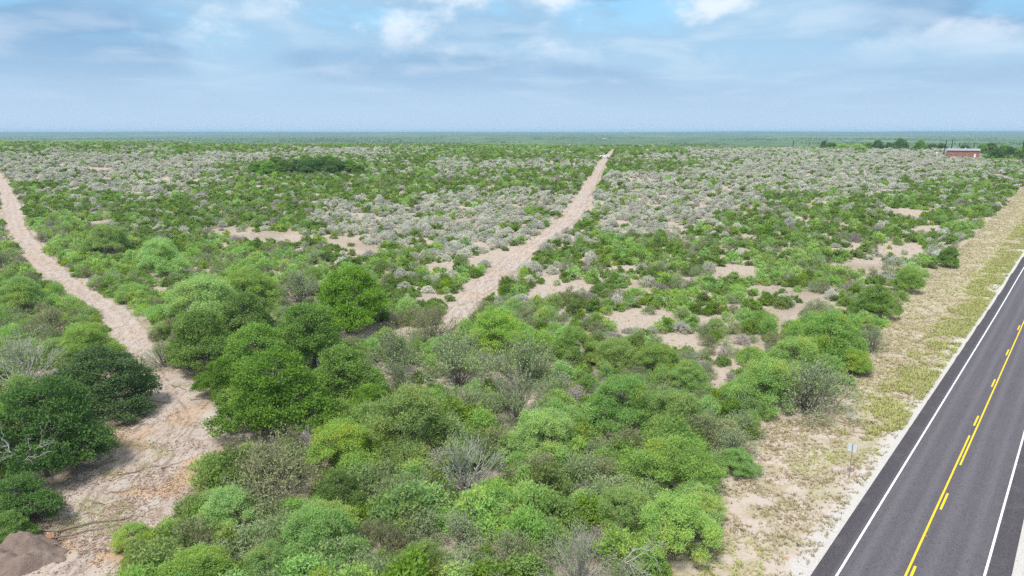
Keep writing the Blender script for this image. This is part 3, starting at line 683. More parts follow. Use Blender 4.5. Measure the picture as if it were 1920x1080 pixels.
def scatter():
    g = np.random.default_rng(5); pts = []
    for (y0, y1, cell, rmin, rmax) in ((18, 62, 1.6, .95, 1.9), (62, 125, 1.75, .75, 1.5), (125, 260, 2.0, .75, 1.45), (260, 430, 2.15, .75, 1.45), (430, 780, 2.8, .95, 1.8)):
        half = .95*y1+30; nx = int(2*half/cell); ny = int((y1-y0)/cell)
        ix, iy = np.meshgrid(np.arange(nx), np.arange(ny)); x = (-half+(ix+g.random(ix.shape))*cell).ravel(); y = (y0+(iy+g.random(ix.shape))*cell).ravel()
        k = np.abs(x) < .92*y+25; x, y = x[k], y[k]
        r = (rmin+(rmax-rmin)*g.random(len(x))**1.6)*1.16
        pts.append(np.stack([x, y, r], -1))
    P = np.concatenate(pts); x, y, r = P.T; z = terrain(x, y); px, py, zc = project(x, y, z); rpx = r*F/zc
    # zone lookup, jittered so that borders stay ragged
    jx = px+(fbm(x/14, y/14, 31, 3)-.5)*np.minimum(240, 26000/zc); jy = py+(fbm(x/16, y/16, 37, 3)-.5)*np.interp(py, [262, 330, 450, 600], [7, 26, 60, 80])
    rows = np.array([q[0] for q in ROWS]); ri = np.clip(np.searchsorted((rows[1:]+rows[:-1])/2, jy), 0, len(rows)-1)
    ci = np.clip((jx/80).astype(int), 0, 23); tab = np.array([list(q[1]) for q in ROWS]); code = tab[ri, ci]
    dens = np.vectorize(DENS.get)(code).astype(float)
    ga = fbm(x/7.5, y/7.5, 51, 4); gap = ga < np.interp(dens, [.5, .62, .93, 1], [.51, .46, .36, .31])*np.interp(py, [430, 640, 700], [1, .9, .55])
    keep = ~gap & (g.random(len(x)) < np.interp(dens, [.5, .62, 1.], [.6, .8, .97]))
    for (sx, sy, ax, ay) in SAND:
        nz = 1+(fbm(px/14, py/8, 61, 2)-.5)*1.1
        keep &= ~((((px-sx)/ax)**2+((py-rpx*.15-sy)/ay)**2 < nz) & (g.random(len(x)) < .86))
    keep &= px < np.interp(py, *XMAX)-rpx*.75
    keep |= (dcoord(x, y) > 24)
    for T in (TLX, MTX):
        l, rr_ = np.interp(py, T[0], T[1]), np.interp(py, T[0], T[2]); inr = (py > T[0][0]) & (py < T[0][-1])
        m = np.minimum(rpx*.55, 18)
        keep &= ~(inr & (px+m > l) & (px-m < rr_))
    dd = dcoord(x, y); keep &= (dd < -9)|(dd > 24)
    bx, by = SHED[0], SHED[1]; keep &= np.hypot(x-bx, y-by) > 26
    keep &= ~((np.abs(x-TRUCK[0]) < 5) & (np.abs(y-TRUCK[1]) < 6))
    for (hx, hy, hr) in placed: keep &= np.hypot(x-hx, y-hy) > hr*.72
    x, y, r, z, px, py, zc, rpx, code = (a[keep] for a in (x, y, r, z, px, py, zc, rpx, code))
    # kind: clumped choice per zone
    u = .55*g.random(len(x))+.45*np.clip((fbm(x/6, y/6, 71, 3)-.25)*2, 0, 1); u = np.clip((np.argsort(np.argsort(u))+.5)/len(u), 0, .9999)
    kind = np.zeros(len(x), int)
    for c, pr in PROB.items():
        m = code == c; um = np.argsort(np.argsort(u[m]))/max(m.sum(), 1); cum = np.cumsum([pr.get(k, 0) for k in KINDS]); kind[m] = np.minimum(np.searchsorted(cum/cum[-1], um, 'right'), 6)
    r = r*np.array([1.08, 1.0, .72, .98, 1.0, 1.0, .9])[kind]
    return x, y, z, r, px, py, zc, kind
def spot(px, D):
    dx, dy, _ = ray(px, 300.); x, y = dx/dy*D, D; return float(x), float(y), float(terrain(x, y))
TRUCK = at(1133.5, 297.5); SHED = spot(1803, 452)

X, Y, Z, RR, PX, PY, ZC, KD = scatter()
print('shrubs', len(X), 'in view', int(((PX > 0) & (PX < 1920)).sum()))
def geo_stuff(name, label, x, y, z, r, var, protos, seed):
    n = len(x); g = np.random.default_rng(seed)
    me = bpy.data.meshes.new(name); me.vertices.add(n); me.vertices.foreach_set('co', np.stack([x, y, z], -1).astype(np.float32).ravel())
    for an, v in (('rz', g.uniform(0, 6.28, n)), ('sx', r), ('sz', r*g.uniform(.8, 1.2, n))):
        a = me.attributes.new(an, 'FLOAT', 'POINT'); a.data.foreach_set('value', np.asarray(v, np.float32))
    a = me.attributes.new('var', 'INT', 'POINT'); a.data.foreach_set('value', np.asarray(var, np.int32))
    o = link(name, me); tag(o, label, kind='stuff')
    ng = bpy.data.node_groups.new(name, 'GeometryNodeTree'); ng.interface.new_socket('Geometry', in_out='INPUT', socket_type='NodeSocketGeometry'); ng.interface.new_socket('Geometry', in_out='OUTPUT', socket_type='NodeSocketGeometry')
    N, L = ng.nodes.new, ng.links.new; gi = N('NodeGroupInput'); go = N('NodeGroupOutput'); jn = N('GeometryNodeJoinGeometry')
    def na(nm, ty='FLOAT'):
        q = N('GeometryNodeInputNamedAttribute'); q.data_type = ty; q.inputs['Name'].default_value = nm; return q.outputs['Attribute']
    rot = N('ShaderNodeCombineXYZ'); L(na('rz'), rot.inputs[2]); scl = N('ShaderNodeCombineXYZ'); sx = na('sx'); L(sx, scl.inputs[0]); L(sx, scl.inputs[1]); L(na('sz'), scl.inputs[2]); vv = na('var', 'INT')
    e2r = N('FunctionNodeEulerToRotation'); L(rot.outputs[0], e2r.inputs[0])
    for i, pr in enumerate(protos):
        oi = N('GeometryNodeObjectInfo'); oi.inputs['Object'].default_value = pr; oi.inputs['As Instance'].default_value = True; oi.transform_space = 'ORIGINAL'
        cmp_ = N('FunctionNodeCompare'); cmp_.data_type = 'INT'; cmp_.operation = 'EQUAL'; L(vv, cmp_.inputs[2]); cmp_.inputs[3].default_value = i
        ip = N('GeometryNodeInstanceOnPoints'); L(gi.outputs[0], ip.inputs['Points']); L(cmp_.outputs[0], ip.inputs['Selection']); L(oi.outputs['Geometry'], ip.inputs['Instance'])
        L(e2r.outputs[0], ip.inputs['Rotation']); L(scl.outputs[0], ip.inputs['Scale']); L(ip.outputs[0], jn.inputs[0])
    L(jn.outputs[0], go.inputs[0]); md = o.modifiers.new('scatter', 'NODES'); md.node_group = ng
    return o

def where(px, py, kx):
    l = np.interp(py, TLX[0], TLX[1]); m = np.interp(py, MTX[0], (np.array(MTX[1])+MTX[2])/2); ed = np.interp(py, *XMAX)
    side = 'left of the left dirt track' if px < l and py > 290 else ('between the two dirt tracks' if px < (m if py < 625 else 860) else ('at the edge of the road verge' if px > ed-70 else 'between the middle track and the road'))
    dist = 'far back' if py < 330 else ('in the far middle' if py < 400 else ('in the middle distance' if py < 480 else 'in the near middle'))
    return side, dist
used = {}
def shrub_label(k, px, py, w):
    look = SLOOK[k]; size = 'large ' if w > 60 else ('small ' if w < 26 else '')
    d = [(px-a)**2+((py-b)*(1.4 if py > 470 else 3))**2 for a, b, _ in refs+MIDREFS]; i = int(np.argmin(d)); a, b, ref = (refs+MIDREFS)[i]
    dx, dy = px-a, (py-b)*(1.4 if py > 470 else 3); q = abs(dx)/max(abs(dy), 1)
    fb = 'in front' if dy > 0 else 'behind'; lr_ = 'right' if dx > 0 else 'left'
    rel = lr_+' of' if q > 2.2 else (('before' if dy > 0 else 'behind') if q < .45 else ('before and ' if dy > 0 else 'behind and ')+lr_+' of')
    return f'{size}{look} {"well " if math.sqrt(d[i]) > 110 else ""}{rel} {ref}'
MIDREFS = [(500, 440, 'the long sand patch'), (1180, 606, 'the open sand'), (1085, 543, 'the smaller open sand'), (1690, 470, 'the sand near the verge'), (570, 318, 'the far dark thicket'), (1134, 297, 'the white truck'), (1803, 290, 'the red shed'), (18, 385, 'the upper left track'),
 (1090, 370, 'the upper middle track'), (1000, 460, 'the half way middle track'), (905, 530, 'the lower middle track'), (130, 530, 'the lower left track'), (1400, 515, 'the small sand gap'), (840, 440, 'the left sand gap'), (1490, 388, 'the far right sand gap'), (1585, 428, 'the thin sand streak'), (690, 472, 'the thin left sand streak'), (1470, 598, 'the winding sand strip')]
ORD = 'leftmost,second from left,third from left,fourth from left,fifth from left,sixth from left,seventh from left,eighth from left,ninth from left,tenth from left,eleventh from left,twelfth from left'.split(',')
def place_shrubs():
    g = np.random.default_rng(8)
    view = (PX > -60) & (PX < 1960) & (PY < 1230) & (PY > 255)
    for ki, k in enumerate(KINDS):
        m = np.where(KD == ki)[0]; vis = m[view[m]]; wpx = 2*RR*F/ZC
        order = vis[np.argsort(-wpx[vis])]; near = order[:297]; rest = np.setdiff1d(m, near)
        labs = {}
        for j in near: labs.setdefault(shrub_label(k, PX[j], PY[j], wpx[j]), []).append(j)
        cat = 'bush' if k == 'sage' else 'shrub'; plural = SNAME[k].replace('_', ' ')+('es' if k == 'sage' else 's'); small = set(near[-3:].tolist()); protos = []
        for lab, js in labs.items():
            js = sorted(js, key=lambda j: PX[j]); many = len(js) > 12
            for i, j in enumerate(js):
                s = RR[j]; v = int(g.integers(3)); rz = g.uniform(0, 6.28); loc = (X[j], Y[j], Z[j])
                if j in small:
                    e = link(SNAME[k], FARS[k][len(protos)], None, loc); protos.append(e)
                else:
                    cm, sm = SHRUBS[k][v]; e = empty(SNAME[k], loc, rz); link('crown', cm, e); link('stem', sm, e)
                q_ = g.uniform(.82, 1.22); e.scale = (s*q_, s/q_, s*g.uniform(.75, 1.3))
                l2 = lab if len(js) == 1 or many else lab+', '+('rightmost' if i == len(js)-1 and i > 1 else ORD[i])
                tag(e, l2, cat, plural+' '+lab.split(SLOOK[k])[1].strip(' ,') if many else plural+' in the brush')
        geo_stuff({'mesq': 'feathery_green_brush', 'dark': 'dark_green_brush', 'yel': 'yellow_green_brush', 'sage': 'silver_sage_brush', 'grey': 'grey_green_brush', 'olive': 'olive_brush', 'bare': 'bare_brush'}[k], 'mass of %ss spreading to the ridge' % SLOOK[k], X[rest], Y[rest], Z[rest]-.05, RR[rest], g.integers(0, 3, len(rest)), protos, 40+ki)
place_shrubs()

def valley():
    g = np.random.default_rng(77); n = 12000; y = 1250+g.random(n)**1.4*2300; x = g.uniform(-1, 1, n)*y*.85; k = fbm(x/260, y/420, 88, 4) > .47; x, y = x[k], y[k]; z = terrain(x, y); r = g.uniform(2., 5., len(x))
    ps = [o for o in bpy.data.objects if o.type == 'MESH' and o.parent is None and o.name.startswith(('dark_green_shrub', 'grey_green_shrub'))][:4]
    geo_stuff('distant_brush', 'hazy brush country spread over the plain beyond the ridge', x, y, z-.8, r, g.integers(0, len(ps), len(x)), ps, 99)
valley()
# ------------------------------------------------------------------ tufts of grass
def tufts(name, label, x, y, h, colr, seed, blades=8):
    g = np.random.default_rng(seed); n = len(x); z = terrain(x, y)
    X_ = np.repeat(x, blades); Y_ = np.repeat(y, blades); Z_ = np.repeat(z, blades); H_ = np.repeat(h, blades)*g.uniform(.6, 1.2, n*blades)
    a = g.uniform(0, 6.28, n*blades); lean = g.uniform(.3, 1.3, n*blades)*H_; r0 = g.uniform(0, .45, n*blades)*H_; w = H_*g.uniform(.10, .22, n*blades)
    ca, sa = np.cos(a), np.sin(a); bx, by = X_+ca*r0, Y_+sa*r0
    V = np.stack([np.stack([bx-sa*w, by+ca*w, Z_-.02], -1), np.stack([bx+sa*w, by-ca*w, Z_-.02], -1), np.stack([bx+ca*lean, by+sa*lean, Z_+H_], -1)], 1).reshape(-1, 3)
    tint = np.repeat(colr, blades)*.85+g.random(n*blades)*.15
    tag(link(name, mesh(name, V, np.arange(len(V)).reshape(-1, 3), M['grass'], attrs={'tint': tint})), label, kind='stuff')
def grass_mat():
    g = G('grass_blades'); a = g.attr('tint'); c = g.mix(g.ramp(a, 0, .4), (.21, .165, .095), (.48, .415, .26)); c = g.mix(g.ramp(a, .4, .7), c, (.46, .50, .17)); c = g.mix(g.ramp(a, .75, 1.), c, (.19, .29, .06))
    d = g.N('ShaderNodeBsdfDiffuse'); t = g.N('ShaderNodeBsdfTranslucent'); g.L(c, d.inputs[0]); g.L(c, t.inputs[0]); m = g.N('ShaderNodeMixShader'); m.inputs[0].default_value = .3
    g.L(d.outputs[0], m.inputs[1]); g.L(t.outputs[0], m.inputs[2]); o = g.N('ShaderNodeOutputMaterial'); g.L(m.outputs[0], o.inputs['Surface']); return g.m
M['grass'] = grass_mat()
def verge_grass():
    g = np.random.default_rng(17); n = 110000
    s = 22+g.random(n)**1.35*430; d = g.uniform(-17, -5.3, n); x, y = rd(d, s)
    nn = fbm(x/1.6, y/1.6, 91, 4); big = fbm(x/6, y/6, 95, 3); far = np.clip((s-60)/60, 0, 1)
    dens = np.clip((nn-.32+.06*(1-far)+.07*(big-.5)*4+far*.10-.07*np.clip((d+7.4)/2, 0, 1)*(1-far))*3.0+.10, 0, 1)*(1-.62*far)
    k = g.random(n) < dens*.9; px, py, zc = project(x, y, terrain(x, y)); k &= px > np.interp(py, *XMAX)-60
    x, y, s, d, big, far = (a[k] for a in (x, y, s, d, big, far)); m = len(x)
    green = np.clip((fbm(x/5, y/5, 97, 3)-.44)*5, 0, 1)*np.clip((d+13)/4, 0, 1); c = np.clip(.10+g.random(m)*.36+green*.42+.17*far, 0, 1)
    tufts('verge_grass', 'straw and green grass tufts on the sandy road verge', x, y, g.uniform(.08, .24, m)*(1+far*.3), c, 5, 7)
    # taller pale grass along the road farther up
    n = 30000; s = g.uniform(66, 400, n); d = -5.4-g.random(n)**1.5*4.4; x, y = rd(d, s); k = fbm(x/3, y/3, 99, 4)-.10*np.clip((-d-7)/2, 0, 1) > .53-np.clip((s-70)/120, 0, .13); x, y = x[k], y[k]; m = len(x)
    tufts('tall_grass', 'tall yellow green grass strip beside the road', x, y, g.uniform(.15, .42, m), np.clip(.5+g.random(m)*.22, 0, 1), 6, 6)
    n = 4000; s = g.uniform(20, 80, n); d = R_EDGE+.9+g.random(n)*9; x, y = rd(d, s); tufts('roadside_grass', 'grass on the far right side of the road', x, y, g.uniform(.1, .3, n), np.clip(g.random(n)*.8, 0, 1), 7, 7)
    # sparse cover on the sand and under the brush
    n = 42000; yy = 28+g.random(n)**1.5*230; xx = g.uniform(-1, 1, n)*(.85*yy+10); k = (fbm(xx/3, yy/3, 101, 4) > .46) & (dcoord(xx, yy) < -13); xx, yy = xx[k], yy[k]
    px, py, zc = project(xx, yy, terrain(xx, yy)); inn = np.zeros(len(xx), bool)
    for T in (TLX, MTX): inn |= (px > np.interp(py, T[0], T[1])+6) & (px < np.interp(py, T[0], T[2])-6) & (py > T[0][0])
    xx, yy = xx[~inn], yy[~inn]; m = len(xx)
    tufts('ground_cover', 'low grass and weeds between the shrubs', xx, yy, g.uniform(.08, .3, m), g.random(m)**.8, 8, 6)
    # green and dry weeds on the clearing
    n = 16000; cx = g.uniform(60, 420, n); cyy = g.uniform(690, 1060, n); p = at(cx, cyy); k = fbm(p[:, 0]/2.2, p[:, 1]/2.2, 103, 4) > .53; p = p[k]; m = len(p)
    q = []
    gg = np.random.default_rng(4)
    for (ex, ey, ax, ay, k) in ((170, 985, 90, 22, 1500), (255, 835, 40, 12, 350), (300, 852, 40, 12, 350), (215, 890, 30, 10, 200), (190, 950, 60, 18, 700), (250, 870, 60, 8, 200), (365, 760, 30, 6, 120)):
        a_ = gg.uniform(0, 6.28, k); r_ = gg.random(k)**.7; q.append(at(ex+ax*r_*np.cos(a_), ey+ay*r_*np.sin(a_)))
    p = np.concatenate([p]+q); m = len(p)
    tufts('clearing_weeds', 'low weeds scattered over the bare clearing of the left track', p[:, 0], p[:, 1], g.uniform(.06, .16, m), np.concatenate([g.random(m-sum(len(a) for a in q))*.6, .5+.5*g.random(sum(len(a) for a in q))]), 9, 6)
verge_grass()
def chips():
    g = np.random.default_rng(23); n = 26000; cx = g.uniform(20, 440, n); cyy = g.uniform(670, 1078, n); k = (cx > np.interp(cyy, TLX[0], TLX[1])) & (cx < np.interp(cyy, TLX[0], TLX[2])); p = at(cx[k], cyy[k]); k = fbm(p[:, 0]/2.5, p[:, 1]/2.5, 107, 4) > .5-.35*(g.random(len(p)) < .12); p = p[k]; n = len(p)
    a = g.uniform(0, 6.28, n); l = g.uniform(.03, .13, n); w = g.uniform(.012, .035, n); u = np.stack([np.cos(a), np.sin(a), g.uniform(-.2, .4, n)], -1)*l[:, None]; v = np.stack([-np.sin(a), np.cos(a), g.uniform(-.3, .3, n)], -1)*w[:, None]
    p = p+np.array([0, 0, .10]); V = np.stack([p-u-v, p+u-v, p+u+v, p-u+v], 1).reshape(-1, 3); m = G('wood_chip'); t = m.attr('tint'); c = m.mix(m.ramp(t, 0, .6), (.11, .075, .055), (.36, .25, .17)); c = m.mix(m.ramp(t, .85, 1), c, (.58, .48, .38))
    tag(link('wood_chips', mesh('wood_chips', V, np.arange(4*n).reshape(-1, 4), m.out(c, .9, .1), attrs={'tint': g.random(n)})), 'wood chips and twigs strewn over the clearing', kind='stuff')
chips()

# ------------------------------------------------------------------ horizon trees, thicket
def far_tree(kind, px, wpx, D, hm, label, v, group, name='dark_tree', cat='tree'):
    x, y, z = spot(px, D); w = wpx*D/F*1.02
    put_tree(kind, x, y, z-.3, w, v*1.3, v, label, name, cat, hm/(6.0*w/8.0), group)
T_ = 'trees around the shed on the horizon'
for i, (k, px, w, D, h, lab) in enumerate((
 ('oakdark', 1541, 10, 640, 7, 'small dark tree at the left end of the hedge on the horizon'), ('oak', 1556, 26, 620, 5, 'low green tree near the left end of the horizon hedge'),
 ('mesq', 1580, 24, 600, 5, 'pale green low tree in the left part of the horizon hedge'), ('mesq', 1604, 26, 585, 5.6, 'green tree bulging forward in the horizon hedge'), ('mesq', 1608, 22, 520, 4.2, 'lighter green tree just before the horizon hedge'),
 ('oak', 1625, 20, 600, 5, 'green tree at the right end of the horizon hedge'), ('oakdark', 1643, 19, 590, 8.5, 'round dark tree left of the biggest round tree on the horizon'), ('oakdark', 1685, 25, 580, 9.5, 'biggest round dark tree on the horizon, left of the shed'),
 ('oak', 1722, 22, 570, 8, 'round green tree on the horizon nearest the shed on its left'), ('oakdark', 1664, 16, 600, 4.5, 'low dark tree between two round dark trees on the horizon'), ('oakdark', 1744, 20, 590, 3.6, 'low dark tree right of the round green horizon tree'), ('oakdark', 1762, 20, 590, 3.8, 'low dark tree just left of the leaning pole'),
 ('oakdark', 1806, 18, 520, 6.5, 'dark tree showing above the shed roof'), ('oak', 1838, 22, 500, 7, 'green tree behind the right end of the shed'), ('oak', 1855, 26, 500, 8, 'tall green tree right of the shed'), ('oak', 1880, 26, 490, 7.2, 'green tree second right of the tall one by the shed'),
 ('oakdark', 1867, 18, 455, 5.5, 'dark tree standing before the tall green tree by the shed'), ('oakdark', 1893, 20, 470, 6, 'dark tree near the right edge of the horizon'), ('oak', 1908, 18, 440, 4.5, 'low green tree at the right edge of the horizon'), ('oak', 1925, 22, 480, 6.5, 'green tree cut by the right edge at the horizon'))):
    far_tree(k, px, w*1.4, D, h+(2.6 if i not in (6, 7, 8, 12) else 1.6), lab, i, T_)
THK = ((480, 322, 40), (505, 324, 44), (532, 322, 46), (556, 318, 40), (580, 321, 46), (606, 319, 48), (630, 322, 48), (655, 320, 44), (674, 323, 32), (520, 312, 40), (575, 309, 40), (618, 310, 40))
for i, (px, py, w) in enumerate(THK):
    p = at(px, py+4, 0.0); wm = w*p[1]/F
    put_tree('oakdark' if i in (3, 4, 5, 6) else 'oak', p[0], p[1], p[2]-.2, wm*1.15, i*1.7, i, 'dark green tree in the far thicket left of centre, '+(ORD[i]+' in front row' if i < 9 else ORD[i-9]+' in back row'), 'thicket_tree', 'tree', .75, 'trees of the far dark thicket')

# ------------------------------------------------------------------ road sign, poles, shed, truck, far houses
alum = plain('brushed_aluminium', (.62, .65, .68), .45, .0, .5, .08); steel = plain('galvanised_steel', (.28, .28, .28), .5, .3); dark = plain('dark_rubber', (.02, .02, .02), .8)
glass = plain('dark_glass', (.03, .04, .05), .15, 0, .6); white = plain('white_car_paint', (.82, .82, .82), .3, 0, .5, .03); chrome = plain('chrome', (.6, .6, .62), .25, .8)
def sign():
    p = at(1591.7, 896); e = empty('road_sign', p, -AZ_R+R(8)); H = 3.05
    b = MB(); b.box(-.028, .028, -.02, .005, -.3, H); b.box(-.028, -.02, -.045, -.02, -.3, H).box(.02, .028, -.045, -.02, -.3, H); b.build('post', steel, e)
    q = MB(); w, h, c = .31, .36, .04
    prof = [(-w+c, H-2*h), (w-c, H-2*h), (w, H-2*h+c), (w, H-c), (w-c, H), (-w+c, H), (-w, H-c), (-w, H-2*h+c)]; q.prism(prof, .006, .012); q.build('sign_panel', alum, e)
    for z in (H-.12, H-.55):
        r = MB(); r.tube([(0, -.026, z), (0, -.046, z)], .012, 6); r.build('bolt', steel, e)
    tag(e, 'tall thin metal road sign seen from behind, standing on the grassy verge', 'road sign')
sign()
wood = barkmat('pole_wood', (.02, .017, .014), (.04, .032, .027))
def pole(px, ytop, D, label, lean=0., arm=2.4, rz=.6, r=.46, extra=False):
    x, y, z = spot(px, D); a = (540-ytop)/F; zt = CAM_H+y/(CP+a*SP)*(a*CP-SP); H = zt-z
    e = empty('utility_pole', (x, y, z), rz); e.rotation_euler = (0, lean, rz)
    b = MB(); b.tube([(0, 0, -.6), (0, 0, H*.5), (0, 0, H)], [r, r*.85, r*.65], 8); b.build('pole', wood, e)
    if arm:
        b = MB(); b.box(-arm/2, arm/2, -r-.09, -r+.03, H-.75, H-.60); b.build('crossarm', wood, e)
        for k in (-.92, -.3, .92):
            i = MB(); i.tube([(k*arm/2, -r-.03, H-.6), (k*arm/2, -r-.03, H-.38)], [.05, .07], 6); i.build('insulator', steel, e)
    if extra: b = MB(); b.tube([(.34, 0, H*.62), (.34, 0, H*.62+.9)], .26, 8); b.build('transformer', steel, e)
    tag(e, label, 'utility pole', 'poles on the horizon by the shed')
for a in ((1484.5, 263.6, 800, 'utility pole farthest left on the horizon, standing alone'), (1514.7, 266.5, 900, 'thin faint utility pole second from the left on the horizon'), (1545.5, 262.6, 760, 'utility pole above the left end of the horizon hedge'),
          (1636.4, 264, 740, 'utility pole behind the small round dark tree'), (1660.6, 266, 620, 'utility pole between the two round dark trees'), (1713.4, 266, 760, 'utility pole touching the round green tree near the shed'),
          (1756.5, 273.6, 800, 'short far pole left of the leaning one'), (1781, 262, 540, 'tall pole with fittings just right of the leaning one', 0, 1.6, .3, .34, True), (1795, 267.5, 640, 'pole above the left half of the shed roof'),
          (1822.5, 267, 640, 'pole above the right half of the shed roof'), (1914.5, 263, 560, 'utility pole with crossarm at the right edge of the horizon')): pole(*a)
pole(1767, 263, 452, 'tall bare pole leaning right in front of the shed end', .09, 0, 0, .34)
pole(1851.5, 256.5, 1400, 'faint far mast with crossbar above the trees right of the shed', 0, 3.4, .2, .22)

brick = plain('red_brown_siding', (.30, .135, .09), .8); roofm = plain('pale_metal_roof', (.33, .33, .38), .4, .1); trim = plain('white_trim', (.7, .7, .68), .6)
def shed():
    x, y, z = SHED; e = empty('long_shed', (x, y, z+.6), -R(30)); L_, W, H, RH = 17.5, 9.0, 4.2, 1.0; z0 = -1.2
    # the long side faces the camera (local -y), gable end at -x
    def wall(prof, y0, y1, name='wall'): b = MB(); b.prism(prof, y0, y1); return b.build(name, brick, e)
    wall([(-L_/2, z0), (L_/2, z0), (L_/2, H), (-L_/2, H)], -W/2, -W/2+.2); wall([(-L_/2, z0), (L_/2, z0), (L_/2, H), (-L_/2, H)], W/2-.2, W/2)
    for sx in (-1, 1):
        b = MB(); b.prism([(-W/2+.2, z0), (W/2-.2, z0), (W/2-.2, H), (0, H+RH), (-W/2+.2, H)], 0, .2); o = b.build('gable_wall', brick, e); o.rotation_euler = (0, 0, R(90)); o.location = (sx*(L_/2-.1)+.1, 0, 0)
    for sy in (-1, 1):
        b = MB(); b.add([(-L_/2-.5, sy*(W/2+.5), H-.12), (L_/2+.5, sy*(W/2+.5), H-.12), (L_/2+.5, 0, H+RH+.02), (-L_/2-.5, 0, H+RH+.02), (-L_/2-.5, sy*(W/2+.5), H), (L_/2+.5, sy*(W/2+.5), H), (L_/2+.5, 0, H+RH+.14), (-L_/2-.5, 0, H+RH+.14)],
                 [(0, 1, 2, 3), (7, 6, 5, 4), (0, 4, 5, 1), (1, 5, 6, 2), (2, 6, 7, 3), (3, 7, 4, 0)]); ro = b.build('roof', roofm, e)
        for k in range(9):
            xx = -L_/2-.3+k*(L_+.6)/8; s_ = MB(); s_.tube([(xx, sy*(W/2+.5), H+.02), (xx, 0, H+RH+.16)], .04, 4); s_.build('roof_seam', roofm, ro)
    for xx in (-6.2, -1.5, 3.0):
        b = MB(); b.box(xx-.55, xx+.55, -W/2-.04, -W/2-.005, 1.0, 2.1); f = b.build('window', trim, e); b = MB(); b.box(xx-.45, xx+.45, -W/2-.06, -W/2-.045, 1.1, 2.0); b.build('pane', glass, f)
    b = MB(); b.box(6.0, 7.1, -W/2-.05, -W/2-.005, z0, 2.1); d = b.build('door', trim, e); b = MB(); b.tube([(6.9, -W/2-.06, 1.), (6.9, -W/2-.12, 1.)], .03, 6); b.build('handle', chrome, d)
    b = MB(); b.tube([(1.2, 0, H+RH), (1.2, 0, H+RH+.7)], [.3, .25], 8); b.build('roof_vent', white, e)
    tag(e, 'long low red shed with a pale metal roof among trees on the horizon', 'shed')
    def hut(px, D, w, h, lab, name, wm, rz, dz=0.):
        x, y, z = spot(px, D); e = empty(name, (x, y, z+dz), rz); b = MB(); b.box(-w/2, w/2, -w*.4, w*.4, -1-dz, h); b.build('wall', wm, e)
        b = MB(); b.prism([(-w*.56, h), (w*.56, h), (0, h+w*.24)], -w*.46, w*.46); b.build('roof', trim, e); b = MB(); b.box(-.5, .5, -w*.4-.05, -w*.4-.01, -dz, 2); b.build('door', glass, e); tag(e, lab, 'hut')
    hut(1787, 478, 4.2, 3.3, 'small hut with white roof peeping over the left of the red shed', 'small_hut', brick, .3, 1.0)
    hut(1732, 520, 3.0, 1.9, 'tiny pale gabled hut on the yellow strip left of the shed', 'pale_hut', alum, .2)
    x, y, z = spot(1755, 500); e = empty('water_tank', (x, y, z)); b = MB(); b.tube([(0, 0, -.3), (0, 0, 2.0), (0, 0, 2.3)], [.7, .7, .3], 12); b.build('tank', white, e); b = MB(); b.tube([(0, 0, 2.3), (0, 0, 2.5)], .18, 8); b.build('lid', steel, e); tag(e, 'small upright white tank left of the leaning pole', 'tank')
shed()
def truck():
    x, y, z = map(float, TRUCK); e = empty('pickup_truck', (x, y, z+.42+.34), -R(4))
    W = .98   # half width; the truck lies along x, front to +x
    def half(prof, name, mat, y0=-W, y1=W, bev=.05): b = MB(); b.prism(prof, y0, y1); return b.build(name, mat, e, False, bev)
    def arch(cx): return [(cx+.50*math.cos(a), .42+.50*math.sin(a)) for a in np.linspace(math.pi, 0, 9)]
    low = [(-2.85, .52), (-2.35, .45)]+[(px_, pz) for px_, pz in arch(-1.75)]+[(1.25, .42)]+arch(1.85)[0:]+[(2.75, .45), (2.9, .6), (2.88, 1.05), (2.7, 1.16), (1.25, 1.24), (1.2, 1.26), (-.95, 1.26), (-.98, 1.28), (-2.88, 1.28), (-2.9, .8)]
    body = half(low, 'body', white)
    half([(-.98, 1.27), (1.28, 1.25), (.55, 1.82), (.3, 1.88), (-.78, 1.88), (-.98, 1.75)], 'cab', white, -.84, .84)
    for sy in (-1, 1):
        y0, y1 = (-.862, -.842) if sy < 0 else (.842, .862)
        half([(-.86, 1.32), (-.14, 1.32), (-.14, 1.80), (-.80, 1.80)], 'side_window', glass, y0, y1, 0); half([(-.02, 1.32), (1.0, 1.32), (.46, 1.80), (-.02, 1.80)], 'side_window', glass, y0, y1, 0)
        half([(2.80, .82), (2.91, .82), (2.90, 1.03), (2.74, 1.03)], 'headlight', glass, sy*.96-.06*(sy > 0), sy*.96+.06*(sy < 0), 0)
        b = MB(); b.box(-2.92, -2.86, min(sy*.85, sy*.99), max(sy*.85, sy*.99), .8, 1.15); b.build('tail_light', plain('tail_lamp', (.4, .02, .02), .3), e)
        b = MB(); b.box(.85, 1.05, min(sy*.98, sy*1.18), max(sy*.98, sy*1.18), 1.22, 1.42); b.build('mirror', dark, e)
        for xx in (-1.75, 1.85):
            w = MB(); w.tube([(xx, sy*.72, 0), (xx, sy*.99, 0)], .42, 18); wh = w.build('wheel', dark, e); w = MB(); w.tube([(xx, sy*.98, 0), (xx, sy*1.0, 0)], .24, 12); w.build('rim', chrome, wh)
    b = MB(); b.box(-2.98, -2.9, -.95, .95, .45, .65); b.build('bumper', chrome, e); b = MB(); b.box(2.9, 3.0, -.95, .95, .42, .66); b.build('bumper', chrome, e)
    b = MB(); b.box(-2.8, -1.05, -.85, .85, 1.281, 1.29); b.build('bed_cover', dark, e)
    tag(e, 'white pickup truck parked across the far end of the middle dirt track', 'pickup truck')
truck()
